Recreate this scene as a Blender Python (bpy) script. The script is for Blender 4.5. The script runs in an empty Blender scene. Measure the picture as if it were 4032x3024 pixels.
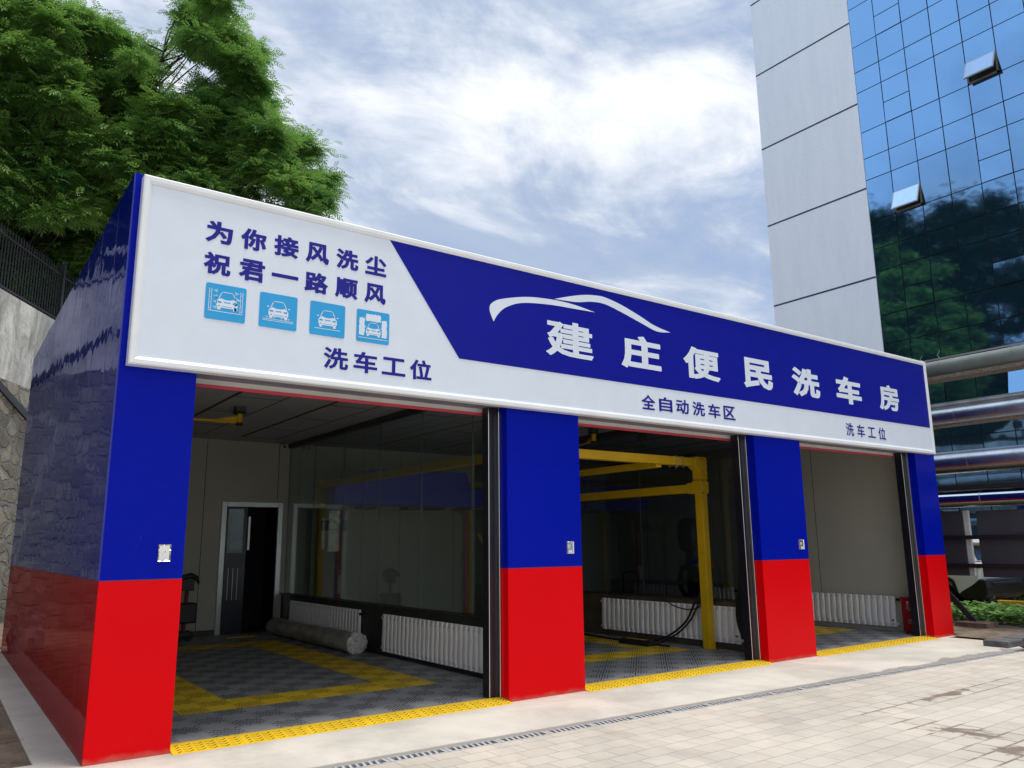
import bpy, math, random
import numpy as np
from math import radians as R, sin, cos, pi
from mathutils import Vector, Matrix
random.seed(11); rng = np.random.default_rng(11)
S = bpy.context.scene
COL = S.collection

# ------------------------------------------------------------------ camera
CAM = (-1.1397, -7.3214, 1.6579); YAW, PITCH, ROLL = 0.62534, 0.19969, -0.01018
fw = Vector((sin(YAW)*cos(PITCH), cos(YAW)*cos(PITCH), sin(PITCH)))
rt = Vector((cos(YAW), -sin(YAW), 0)); up = rt.cross(fw)
r2 = rt*cos(ROLL) + up*sin(ROLL); u2 = -rt*sin(ROLL) + up*cos(ROLL)
cd = bpy.data.cameras.new('camera'); cam = bpy.data.objects.new('camera', cd); COL.objects.link(cam)
cd.sensor_width = 36; cd.lens = 36*3122.14/4032; cd.clip_start = 0.05; cd.clip_end = 3000
M = Matrix((r2, u2, -fw)).transposed().to_4x4(); M.translation = Vector(CAM); cam.matrix_world = M
S.camera = cam

# ------------------------------------------------------------------ exposure, sun and sky
S.view_settings.view_transform = 'Standard'; S.view_settings.look = 'None'
S.view_settings.exposure = 0.45; S.view_settings.gamma = 1
S.cycles.max_bounces = 10; S.cycles.transparent_max_bounces = 16; S.cycles.glossy_bounces = 6
SUN_EL, SUN_AZ = 79, 118
sd = bpy.data.lights.new('sun', 'SUN'); sd.energy = 2.6; sd.angle = R(18); sd.color = (1, .95, .87)
so = bpy.data.objects.new('sun', sd); COL.objects.link(so)
d = Vector((sin(R(SUN_AZ))*cos(R(SUN_EL)), cos(R(SUN_AZ))*cos(R(SUN_EL)), sin(R(SUN_EL))))
so.rotation_euler = d.to_track_quat('Z', 'Y').to_euler(); so.location = d*60

W = bpy.data.worlds.new('World'); S.world = W; W.use_nodes = True
nt = W.node_tree; nt.nodes.clear()
class NT:
    """tiny helper that wires shader nodes"""
    def __init__(s, nt): s.nt = nt
    def n(s, t, ins=None, **kw):
        x = s.nt.nodes.new(t)
        for k, v in kw.items(): setattr(x, k, v)
        for k, v in (ins or {}).items():
            i = x.inputs[k]
            if isinstance(v, bpy.types.NodeSocket): s.nt.links.new(v, i)
            else: i.default_value = v
        return x
    def m(s, op, a, b=0.0, c=None, clamp=False):
        ins = {0: a, 1: b}
        if c is not None: ins[2] = c
        return s.n('ShaderNodeMath', ins, operation=op, use_clamp=clamp).outputs[0]
    def v(s, op, a, b=(0, 0, 0)):
        x = s.n('ShaderNodeVectorMath', {0: a, 1: b}, operation=op)
        return x.outputs['Value'] if op in ('DOT_PRODUCT', 'LENGTH') else x.outputs[0]
    def mix(s, f, a, b, blend='MIX'):
        x = s.nt.nodes.new('ShaderNodeMix'); x.data_type = 'RGBA'; x.blend_type = blend
        for i, val in ((0, f), (6, a), (7, b)):
            if isinstance(val, bpy.types.NodeSocket): s.nt.links.new(val, x.inputs[i])
            else: x.inputs[i].default_value = val if i == 0 else (*val[:3], 1)
        return x.outputs[2]
    def ss(s, x, a, b):   # smooth ramp a..b -> 0..1
        return s.n('ShaderNodeMapRange', {0: x, 1: a, 2: b, 3: 0.0, 4: 1.0}, interpolation_type='SMOOTHSTEP').outputs[0]
    def noise(s, vec, scale, detail=3, rough=.5, dist=0.0):
        return s.n('ShaderNodeTexNoise', {'Vector': vec, 'Scale': scale, 'Detail': detail, 'Roughness': rough, 'Distortion': dist}).outputs[0]
h = NT(nt)
sky = h.n('ShaderNodeTexSky', sky_type='NISHITA', sun_disc=False, sun_elevation=R(SUN_EL), sun_rotation=R(SUN_AZ),
          air_density=1.0, dust_density=0.6, ozone_density=2.2)
gen = h.n('ShaderNodeTexCoord').outputs['Generated']
xyz = h.n('ShaderNodeSeparateXYZ', {0: gen})
zc = h.m('ADD', h.m('MAXIMUM', xyz.outputs[2], 0.0), 0.22)
pl = h.n('ShaderNodeCombineXYZ', {0: h.m('DIVIDE', xyz.outputs[0], zc), 1: h.m('DIVIDE', xyz.outputs[1], zc), 2: 0.35}).outputs[0]
st = h.n('ShaderNodeMapping', {'Vector': pl, 'Rotation': (0, 0, R(-35)), 'Scale': (.72, 1.05, 1), 'Location': (1.3, 4.2, 0)}).outputs[0]
n1 = h.noise(st, .95, 6, .50, .3)
n2 = h.noise(st, 3.4, 9, .62, .8)
base = h.m('ADD', h.m('MULTIPLY', n1, .66), h.m('MULTIPLY', n2, .34))
# a bright cloud bank stands to the north-east, broken cloud to the south, clear blue to the north-west
bank = h.v('DOT_PRODUCT', gen, (sin(R(52))*cos(R(24)), cos(R(52))*cos(R(24)), sin(R(24))))
south = h.v('DOT_PRODUCT', gen, (sin(R(185))*cos(R(25)), cos(R(185))*cos(R(25)), sin(R(25))))
bias = h.m('ADD', h.n('ShaderNodeMapRange', {0: bank, 1: .15, 2: 1.0, 3: -.08, 4: .085}).outputs[0], h.n('ShaderNodeMapRange', {0: south, 1: .2, 2: .9, 3: 0.0, 4: .30}).outputs[0])
cov = h.m('ADD', base, bias)
mask = h.ss(cov, .40, .60)
dens = h.ss(h.m('ADD', cov, h.m('MULTIPLY', h.m('SUBTRACT', h.noise(st, 1.9, 7, .6, .5), .5), .55)), .50, .70)
cl = h.mix(dens, (3.3, 4.05, 5.4), (7.9, 8.1, 8.4))
veil = h.mix(.62, sky.outputs[0], (2.45, 3.4, 5.7))
nwd = h.v('DOT_PRODUCT', gen, (sin(R(-62))*cos(R(38)), cos(R(-62))*cos(R(38)), sin(R(38))))
veil = h.mix(h.ss(nwd, .55, .95), veil, (7.3, 9.4, 12.6))
skyc = h.mix(mask, veil, cl)
bg = h.n('ShaderNodeBackground', {'Color': skyc, 'Strength': 0.10})
wo = h.n('ShaderNodeOutputWorld', {'Surface': bg.outputs[0]})

# ------------------------------------------------------------------ materials
MATS = {}
def mat(name, col, rough=.6, metal=0.0, var=.12, vs=3.0, bump=0.0, bs=30.0, spec=.5, coat=0.0):
    """plain painted / plastic / metal surface with slight uneven tone"""
    if name in MATS: return MATS[name]
    m = bpy.data.materials.new(name); m.use_nodes = True; t = NT(m.node_tree); b = m.node_tree.nodes['Principled BSDF']
    oc = t.n('ShaderNodeTexCoord').outputs['Object']
    f = t.noise(oc, vs, 5, .6)
    c = t.mix(t.ss(f, .3, .7), [x*(1-var) for x in col], [min(1, x*(1+var)) for x in col])
    m.node_tree.links.new(c, b.inputs['Base Color'])
    b.inputs['Roughness'].default_value = rough; b.inputs['Metallic'].default_value = metal
    b.inputs['Specular IOR Level'].default_value = spec; b.inputs['Coat Weight'].default_value = coat
    if bump:
        bn = t.n('ShaderNodeBump', {'Strength': bump, 'Distance': .01, 'Height': t.noise(oc, bs, 4, .6)})
        m.node_tree.links.new(bn.outputs[0], b.inputs['Normal'])
    MATS[name] = m; return m
def newmat(name):
    m = bpy.data.materials.new(name); m.use_nodes = True
    return m, NT(m.node_tree), m.node_tree.nodes['Principled BSDF'], m.node_tree.links

WHITE = mat('white_paint', (.78, .79, .80), .4, var=.03)
FACE = mat('sign_vinyl', (.68, .75, .85), .35, var=.02)
FRAMEW = mat('sign_frame_white', (.76, .79, .82), .3, var=.03)
DBLUE = mat('sign_blue_vinyl', (.004, .007, .27), .4, var=.03, spec=.14)
TXTBLUE = mat('lettering_blue', (.014, .014, .26), .4, var=.03, spec=.2)
CYAN = mat('pictogram_cyan', (.008, .33, .70), .4, var=.02)
SPRAY = mat('pictogram_spray', (.22, .52, .78), .4, var=.02)
BLACK = mat('black_plastic', (.012, .012, .014), .45, var=.2)
RUBBER = mat('black_rubber', (.008, .008, .009), .7, var=.2)
DARK = mat('dark_metal', (.03, .032, .036), .45, .3, var=.2)
GUIDE = mat('guide_black', (.008, .008, .016), .35, var=.2)
CHROME = mat('polished_steel', (.75, .75, .72), .18, 1.0, var=.05)
STEEL = mat('brushed_steel', (.55, .55, .54), .32, 1.0, var=.1)
YELL = mat('yellow_paint', (.64, .40, .008), .45, var=.10, vs=2)
RAMPY = mat('yellow_rubber', (.82, .53, .01), .55, var=.08, vs=6)
SLOT = mat('slot_dark', (.012, .013, .016), .9, var=.2)
GROOVE = mat('groove_yellow', (.50, .30, .008), .7, var=.1)
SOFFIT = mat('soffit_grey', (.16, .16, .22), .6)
SHUT = mat('shutter_grey', (.62, .61, .57), .5, var=.04)
SHUTRED = mat('shutter_red', (.55, .05, .08), .5, var=.08)
INWALL = mat('sandwich_panel', (.46, .46, .40), .5, var=.05, vs=.8)
SEAM = mat('panel_seam', (.05, .05, .05), .8)
CEIL = mat('ceiling_panel', (.40, .41, .46), .5, var=.05, vs=.8)
KERBD = mat('kerb_dark', (.035, .035, .036), .4, var=.25)
KERBB = mat('kerb_brown', (.10, .085, .06), .45, var=.25)
RADW = mat('radiator_enamel', (.84, .84, .85), .35, var=.03)
RADM = mat('radiator_mark', (.42, .42, .45), .6)
RED = mat('red_mark', (.6, .02, .02), .5)
REDBOX = mat('red_enamel', (.26, .008, .014), .35, var=.08)
MACH = mat('machine_blue', (.008, .014, .75), .4, var=.1)
DRED = mat('dark_red_paint', (.34, .02, .02), .45, var=.1)
ALU = mat('aluminium', (.45, .46, .47), .35, .8, var=.06)
CLEAN = mat('concrete_block', (.20, .19, .18), .9, var=.3, vs=8, bump=.4)
IRON = mat('iron_fence', (.016, .018, .021), .5, .2, var=.2)
GRATE = mat('galvanised_grate', (.46, .47, .48), .5, .1, var=.15, vs=9)
BARK = mat('bark', (.05, .038, .028), .9, var=.3, vs=9, bump=.6, bs=20)

def gloss_panel(name, col, rough, wav, seam=True, spec=.5, coat=None):
    """gloss painted sheet cladding: slightly buckled, so it mirrors in wobbly strips"""
    m, t, b, L = newmat(name)
    oc = t.n('ShaderNodeTexCoord').outputs['Object']
    s = t.n('ShaderNodeSeparateXYZ', {0: oc})
    bc = t.mix(t.noise(oc, 1.2, 3), [c*.93 for c in col], [min(1, c*1.05) for c in col])
    gz = t.n('ShaderNodeSeparateXYZ', {0: t.n('ShaderNodeNewGeometry').outputs['Position']}).outputs[2]
    dirt = t.ss(t.m('SUBTRACT', t.m('MULTIPLY', t.noise(oc, 7, 8, .7), .12), gz), .0, .06)   # splashed dirt at the foot
    bc = t.mix(t.m('MULTIPLY', dirt, .35), bc, (.34, .26, .20))
    bc = t.mix(t.m('MULTIPLY', t.ss(t.noise(oc, 26, 6, .75), .64, .78), .12), bc, (.42, .40, .40))
    L.new(bc, b.inputs['Base Color'])
    b.inputs['Roughness'].default_value = rough; b.inputs['Specular IOR Level'].default_value = spec
    if seam:
        cell = t.m('DIVIDE', s.outputs[1], .92)
        fr = t.m('FRACT', cell)
        idx = t.m('FLOOR', cell)
        vec = t.n('ShaderNodeCombineXYZ', {0: t.m('MULTIPLY', idx, 7.3), 1: t.m('MULTIPLY', s.outputs[1], 1.1), 2: t.m('MULTIPLY', s.outputs[2], 1.6)}).outputs[0]
        hgt = t.m('ADD', t.m('MULTIPLY', t.noise(vec, 1.0, 2.5, .55), wav), t.m('MULTIPLY', t.ss(t.m('ABSOLUTE', t.m('SUBTRACT', fr, .5)), .487, .5), -.004))
        bn = t.n('ShaderNodeBump', {'Strength': 1.0, 'Distance': 1.0, 'Height': hgt})
    else:
        bn = t.n('ShaderNodeBump', {'Strength': 1.0, 'Distance': 1.0, 'Height': t.m('MULTIPLY', t.noise(oc, 1.6, 2), wav)})
    L.new(bn.outputs[0], b.inputs['Normal'])
    if coat:
        b.inputs['Specular IOR Level'].default_value = 0
        gl = t.n('ShaderNodeBsdfGlossy', {'Roughness': rough, 'Color': (*coat, 1), 'Normal': bn.outputs[0]})
        fr = t.n('ShaderNodeFresnel', {'IOR': 1.42}).outputs[0]
        mx = t.n('ShaderNodeMixShader', {0: fr, 1: b.outputs[0], 2: gl.outputs[0]}); L.new(mx.outputs[0], m.node_tree.nodes['Material Output'].inputs[0])
    return m
BLUE = gloss_panel('gloss_blue_cladding', (.0, .007, .34), .30, .002, False, .07)
REDP = gloss_panel('gloss_red_cladding', (.72, .0, .004), .30, .002, False, .09)
BLUES = gloss_panel('gloss_blue_side_sheet', (.003, .014, .20), .03, .0075, True, .22, (.44, .47, .62))
REDS = gloss_panel('gloss_red_side_sheet', (.34, .003, .008), .04, .004, True, .22, (.42, .25, .26))

def concrete(name, c0, c1, stain=(.2, .18, .15), sa=.3, band=None):
    m, t, b, L = newmat(name)
    oc = t.n('ShaderNodeTexCoord').outputs['Object']
    c = t.mix(t.ss(t.noise(oc, .9, 8, .65, .3), .3, .7), c0, c1)
    c = t.mix(t.m('MULTIPLY', t.ss(t.noise(oc, 2.3, 7, .7, .8), .56, .72), sa), c, stain)
    c = t.mix(t.m('MULTIPLY', t.ss(t.noise(oc, 60, 3, .7), .55, .8), .25), c, [x*.6 for x in c0])
    if band:
        s = t.n('ShaderNodeSeparateXYZ', {0: oc})
        dd = t.m('SUBTRACT', s.outputs[1], t.m('ADD', t.m('MULTIPLY', s.outputs[0], band[0]), band[1]+.02))
        dd = t.m('SUBTRACT', dd, t.m('MULTIPLY', t.ss(t.noise(oc, 1.1, 5, .65), .42, .75), t.ss(s.outputs[0], 4, 11, ) if False else t.m('MULTIPLY', t.ss(s.outputs[0], 7.0, 11.5), .26)))
        dd = t.m('SUBTRACT', dd, t.m('MULTIPLY', t.m('SUBTRACT', t.noise(oc, 5, 5, .7), .5), .05))
        c = t.mix(t.m('MULTIPLY', t.m('SUBTRACT', 1.0, t.ss(dd, .035, .075)), .72), c, (.17, .155, .14))
    L.new(c, b.inputs['Base Color']); b.inputs['Roughness'].default_value = .85
    bn = t.n('ShaderNodeBump', {'Strength': .35, 'Distance': .006, 'Height': t.noise(oc, 35, 6, .7)})
    L.new(bn.outputs[0], b.inputs['Normal']); return m
APRON = concrete('apron_concrete', (.42, .395, .355), (.60, .565, .505), (.40, .36, .30), .4, (-.0295, -1.157))
STRIP = concrete('strip_concrete', (.40, .39, .36), (.52, .50, .46), (.22, .20, .16), .5)

def soilmat():
    m, t, b, L = newmat('bare_soil')
    oc = t.n('ShaderNodeTexCoord').outputs['Object']
    c = t.mix(t.ss(t.noise(oc, 3.0, 8, .7), .3, .7), (.085, .064, .046), (.24, .185, .135))
    c = t.mix(t.ss(t.noise(oc, 22, 4, .7), .62, .74), c, (.34, .27, .20))
    c = t.mix(t.ss(t.noise(oc, 1.3, 5, .6), .60, .72), c, (.045, .060, .018))
    L.new(c, b.inputs['Base Color']); b.inputs['Roughness'].default_value = .95
    bn = t.n('ShaderNodeBump', {'Strength': .9, 'Distance': .03, 'Height': t.noise(oc, 14, 8, .7)})
    L.new(bn.outputs[0], b.inputs['Normal']); return m
SOIL = soilmat()

def pavermat():
    m, t, b, L = newmat('dusty_pavers')
    oc = t.n('ShaderNodeTexCoord').outputs['Object']
    mp = t.n('ShaderNodeMapping', {'Vector': oc, 'Rotation': (0, 0, R(-1.5))}).outputs[0]
    br = t.n('ShaderNodeTexBrick', {'Vector': mp, 'Color1': (.34, .305, .26, 1), 'Color2': (.56, .495, .42, 1), 'Mortar': (0, 0, 0, 1), 'Scale': 1.0,
             'Mortar Size': .008, 'Mortar Smooth': .7, 'Brick Width': .30, 'Row Height': .20, 'Bias': 0.0}, offset=.5)
    br.offset_frequency = 2
    dust = t.mix(t.ss(t.noise(oc, .55, 8, .65, .4), .30, .70), (.385, .36, .32), (.58, .53, .46))
    dust = t.mix(t.m('MULTIPLY', t.ss(t.noise(oc, 2.1, 8, .7, .6), .48, .74), .55), dust, (.40, .32, .24))
    c = t.mix(.30, dust, br.outputs[0])
    # joints: filled with dust in most places, open and dark in others
    jm = t.m('MULTIPLY', br.outputs[1], t.m('ADD', .025, t.m('MULTIPLY', t.ss(t.noise(oc, .8, 6, .7), .50, .74), .40)))
    c = t.mix(jm, c, (.20, .145, .095))
    # water that ran along the joints on the far right
    s = t.n('ShaderNodeSeparateXYZ', {0: oc})
    def blob(x0, y0, sx, sy, rot=0.0):
        dx = t.m('SUBTRACT', s.outputs[0], x0); dy = t.m('SUBTRACT', s.outputs[1], y0)
        u = t.m('ADD', t.m('MULTIPLY', dx, cos(rot)/sx), t.m('MULTIPLY', dy, sin(rot)/sx))
        v = t.m('ADD', t.m('MULTIPLY', dx, -sin(rot)/sy), t.m('MULTIPLY', dy, cos(rot)/sy))
        return t.m('SUBTRACT', 1.0, t.m('SQRT', t.m('ADD', t.m('MULTIPLY', u, u), t.m('MULTIPLY', v, v))), clamp=True)
    reg = t.m('MAXIMUM', blob(6.42, -3.62, .42, .85), t.m('MAXIMUM', blob(8.1, -2.62, 2.3, .22), blob(6.15, -4.15, .8, .42)))
    br2 = t.n('ShaderNodeTexBrick', {'Vector': mp, 'Mortar': (0, 0, 0, 1), 'Scale': 1.0, 'Mortar Size': .020, 'Mortar Smooth': .8, 'Brick Width': .30, 'Row Height': .20}, offset=.5)
    nz = t.noise(oc, 3.0, 8, .68, 1.0)
    wj = t.m('MULTIPLY', t.m('MULTIPLY', br2.outputs[1], t.ss(reg, .04, .30)), t.ss(nz, .36, .50))
    wb = t.m('MULTIPLY', t.ss(t.m('ADD', t.m('MULTIPLY', reg, .55), t.m('SUBTRACT', t.noise(oc, 2.6, 9, .7, 1.3), .5)), .34, .46), t.ss(reg, .05, .3))
    wet = t.m('MAXIMUM', t.m('MULTIPLY', wj, .9), wb)
    c = t.mix(t.m('MULTIPLY', wet, .85), c, (.15, .105, .07))
    # long faint tyre marks and ground-in dirt
    ty = t.n('ShaderNodeMapping', {'Vector': oc, 'Rotation': (0, 0, R(8)), 'Scale': (3.2, .16, 1)}).outputs[0]
    c = t.mix(t.m('MULTIPLY', t.ss(t.noise(ty, 1.0, 6, .6, .3), .52, .72), .20), c, (.24, .215, .19))
    c = t.mix(t.m('MULTIPLY', t.ss(t.noise(oc, 90, 2, .6), .66, .74), .35), c, (.22, .19, .16))
    L.new(c, b.inputs['Base Color'])
    L.new(t.m('SUBTRACT', .85, t.m('MULTIPLY', wet, .35)), b.inputs['Roughness'])
    hg = t.m('SUBTRACT', t.m('MULTIPLY', t.noise(oc, 25, 6, .7), .5), t.m('MULTIPLY', br.outputs[1], .55))
    L.new(t.n('ShaderNodeBump', {'Strength': .45, 'Distance': .01, 'Height': hg}).outputs[0], b.inputs['Normal']); return m
PAVER = pavermat()

def tilemat(name, xa, xb, ya, yb, w):
    """grey ribbed plastic floor tiles with a yellow frame one tile wide laid into them"""
    m, t, b, L = newmat(name)
    oc = t.n('ShaderNodeTexCoord').outputs['Object']; s = t.n('ShaderNodeSeparateXYZ', {0: oc})
    X, Y = s.outputs[0], s.outputs[1]
    def ins(v, a, c): return t.m('MULTIPLY', t.m('GREATER_THAN', v, a), t.m('LESS_THAN', v, c))
    fr = t.m('SUBTRACT', t.m('MULTIPLY', ins(X, xa, xb), ins(Y, ya, yb)), t.m('MULTIPLY', ins(X, xa+w, xb-w), ins(Y, ya+w, yb-w)))
    g = t.mix(t.ss(t.noise(oc, 2, 6, .65), .3, .7), (.25, .26, .275), (.345, .355, .37))
    y = t.mix(t.ss(t.noise(oc, 2.5, 6, .65), .3, .7), (.80, .55, .02), (.90, .64, .03))
    c = t.mix(fr, g, y)
    dg = t.m('MULTIPLY', t.m('ADD', X, Y), .7071); dm = t.m('MULTIPLY', t.m('SUBTRACT', X, Y), .7071)
    rib = t.m('FRACT', t.m('DIVIDE', dg, .021)); rib2 = t.m('ABSOLUTE', t.m('SUBTRACT', rib, .5))
    c = t.mix(t.m('MULTIPLY', t.ss(rib2, .3, .5), .5), c, t.mix(.5, c, (.01, .01, .01)))
    sx = t.m('ABSOLUTE', t.m('SUBTRACT', t.m('FRACT', t.m('DIVIDE', t.m('SUBTRACT', X, xa), .29)), .5))
    sy = t.m('ABSOLUTE', t.m('SUBTRACT', t.m('FRACT', t.m('DIVIDE', t.m('SUBTRACT', Y, ya), .29)), .5))
    seam = t.m('MAXIMUM', t.m('GREATER_THAN', sx, .485), t.m('GREATER_THAN', sy, .485))
    c = t.mix(t.m('MULTIPLY', seam, .5), c, (.02, .02, .02))
    L.new(c, b.inputs['Base Color']); b.inputs['Roughness'].default_value = .5
    L.new(t.n('ShaderNodeBump', {'Strength': .35, 'Distance': .004, 'Height': rib2}).outputs[0], b.inputs['Normal']); return m

def stonemat():
    m, t, b, L = newmat('rubble_masonry')
    oc = t.n('ShaderNodeTexCoord').outputs['Object']
    mp = t.n('ShaderNodeMapping', {'Vector': oc, 'Scale': (1.0, 1.0, 1.35)}).outputs[0]
    nn = t.n('ShaderNodeTexNoise', {'Vector': oc, 'Scale': 2.0, 'Detail': 3}).outputs[1]
    wv = t.n('ShaderNodeVectorMath', {0: mp, 1: t.n('ShaderNodeVectorMath', {0: nn, 3: .35}, operation='SCALE').outputs[0]}, operation='ADD').outputs[0]
    ed = t.n('ShaderNodeTexVoronoi', {'Vector': wv, 'Scale': 2.1}, feature='DISTANCE_TO_EDGE').outputs[0]
    ce = t.n('ShaderNodeTexVoronoi', {'Vector': wv, 'Scale': 2.1}).outputs[1]
    joint = t.m('SUBTRACT', 1.0, t.ss(t.m('ADD', ed, t.m('MULTIPLY', t.m('SUBTRACT', t.noise(oc, 9, 4), .5), .06)), .045, .10))
    cs = t.n('ShaderNodeSeparateColor', {0: ce}).outputs[0]
    st_ = t.mix(cs, (.20, .18, .145), (.42, .385, .31))
    st_ = t.mix(t.m('MULTIPLY', t.ss(t.noise(oc, 5, 8, .7), .45, .7), .6), st_, (.07, .065, .055))
    c = t.mix(joint, st_, (.24, .23, .21))
    L.new(c, b.inputs['Base Color']); b.inputs['Roughness'].default_value = .9
    hg = t.m('ADD', t.m('MULTIPLY', t.m('SUBTRACT', 1.0, joint), .6), t.m('MULTIPLY', t.noise(oc, 8, 8, .7), .6))
    L.new(t.n('ShaderNodeBump', {'Strength': 1.0, 'Distance': .10, 'Height': hg}).outputs[0], b.inputs['Normal']); return m
STONE = stonemat()
def plastermat():
    m, t, b, L = newmat('weathered_render')
    oc = t.n('ShaderNodeTexCoord').outputs['Object']
    mp = t.n('ShaderNodeMapping', {'Vector': oc, 'Scale': (1, 1, .45)}).outputs[0]
    c = t.mix(t.ss(t.noise(mp, 1.5, 9, .72, .6), .32, .66), (.33, .32, .30), (.84, .82, .77))
    c = t.mix(t.m('MULTIPLY', t.ss(t.noise(mp, 4, 8, .7, .5), .52, .72), .6), c, (.14, .135, .12))
    L.new(c, b.inputs['Base Color']); b.inputs['Roughness'].default_value = .9
    L.new(t.n('ShaderNodeBump', {'Strength': .5, 'Distance': .03, 'Height': t.noise(oc, 9, 8, .7)}).outputs[0], b.inputs['Normal']); return m
PLASTER = plastermat()
def towerwall():
    m, t, b, L = newmat('tower_render_white')
    oc = t.n('ShaderNodeTexCoord').outputs['Object']
    mp = t.n('ShaderNodeMapping', {'Vector': oc, 'Scale': (1, 2.2, .35)}).outputs[0]
    c = t.mix(t.ss(t.noise(mp, .9, 9, .7, .3), .3, .7), (.80, .835, .89), (.86, .89, .94))
    c = t.mix(t.m('MULTIPLY', t.ss(t.noise(oc, 7, 8, .75), .5, .75), .22), c, (.52, .52, .52))
    L.new(c, b.inputs['Base Color']); b.inputs['Roughness'].default_value = .8
    L.new(t.n('ShaderNodeBump', {'Strength': .4, 'Distance': .02, 'Height': t.noise(oc, 6, 8, .7)}).outputs[0], b.inputs['Normal']); return m
TWALL = towerwall()
def mirrorglass():
    m, t, b, L = newmat('blue_reflective_glass')
    oc = t.n('ShaderNodeTexCoord').outputs['Object']
    oi = t.n('ShaderNodeObjectInfo').outputs['Random']
    L.new(t.mix(oi, (.185, .335, .53), (.205, .36, .56)), b.inputs['Base Color'])
    b.inputs['Metallic'].default_value = 1.0; b.inputs['Roughness'].default_value = .03
    L.new(t.n('ShaderNodeBump', {'Strength': 1.0, 'Distance': 1.0, 'Height': t.m('MULTIPLY', t.noise(oc, .7, 2), .0018)}).outputs[0], b.inputs['Normal'])
    df = t.n('ShaderNodeBsdfDiffuse', {'Color': (.030, .085, .125, 1)})
    mx = t.n('ShaderNodeMixShader', {0: .22, 1: b.outputs[0], 2: df.outputs[0]})
    L.new(mx.outputs[0], m.node_tree.nodes['Material Output'].inputs[0]); return m
TGLASS = mirrorglass()
def clearglass(name, tint, ior=1.5):
    m, t, b, L = newmat(name)
    fr = t.n('ShaderNodeFresnel', {'IOR': ior}).outputs[0]
    tr = t.n('ShaderNodeBsdfTransparent', {'Color': (*tint, 1)}); gl = t.n('ShaderNodeBsdfGlossy', {'Roughness': .01, 'Color': (.9, .95, .95, 1)})
    mx = t.n('ShaderNodeMixShader', {0: t.m('MULTIPLY', fr, .65), 1: tr.outputs[0], 2: gl.outputs[0]})
    L.new(mx.outputs[0], m.node_tree.nodes['Material Output'].inputs[0]); return m
GLASS = clearglass('clear_glass', (.92, .95, .94)); GEDGE = mat('glass_edge', (.10, .14, .135), .4)
CARGLASS = mat('car_glass', (.010, .013, .018), .06, var=.1, coat=.5)
def leafmat(name, a, b_, trans=.35):
    m, t, b, L = newmat(name)
    at = t.n('ShaderNodeAttribute', attribute_name='tint').outputs['Fac']
    c = t.mix(at, a, b_)
    L.new(c, b.inputs['Base Color']); b.inputs['Roughness'].default_value = .55; b.inputs['Specular IOR Level'].default_value = .3
    tl = t.n('ShaderNodeBsdfTranslucent', {'Color': t.mix(.4, c, (.15, .28, .04))})
    mx = t.n('ShaderNodeMixShader', {0: trans, 1: b.outputs[0], 2: tl.outputs[0]})
    L.new(mx.outputs[0], m.node_tree.nodes['Material Output'].inputs[0]); return m
LEAF = leafmat('locust_leaf', (.070, .20, .05), (.25, .44, .10), .48)
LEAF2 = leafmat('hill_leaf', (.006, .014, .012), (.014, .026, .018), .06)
LEAFG = leafmat('ground_leaf', (.08, .19, .04), (.20, .36, .09), .3)
LEAFH = leafmat('hedge_leaf', (.05, .14, .02), (.12, .26, .04), .3)
def lagging():
    m, t, b, L = newmat('pipe_lagging_foil')
    oc = t.n('ShaderNodeTexCoord').outputs['Object']
    L.new(t.mix(t.ss(t.noise(oc, 1.5, 7, .7), .3, .7), (.48, .47, .46), (.68, .67, .66)), b.inputs['Base Color'])
    b.inputs['Metallic'].default_value = 1; b.inputs['Roughness'].default_value = .31
    mp = t.n('ShaderNodeMapping', {'Vector': oc, 'Scale': (1, .6, 1)}).outputs[0]
    L.new(t.n('ShaderNodeBump', {'Strength': 1.0, 'Distance': 1.0, 'Height': t.m('MULTIPLY', t.noise(mp, 3, 4), .010)}).outputs[0], b.inputs['Normal']); return m
FOIL = lagging()
DULL = mat('pipe_lagging_dull', (.17, .19, .165), .45, .4, var=.2, vs=2)
MESHB = mat('lagging_mesh_brown', (.20, .155, .12), .8, .2, var=.5, vs=40, bump=.8, bs=60)
PANELG = mat('screen_panel_grey', (.040, .042, .047), .5, var=.12, vs=2)

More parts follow.
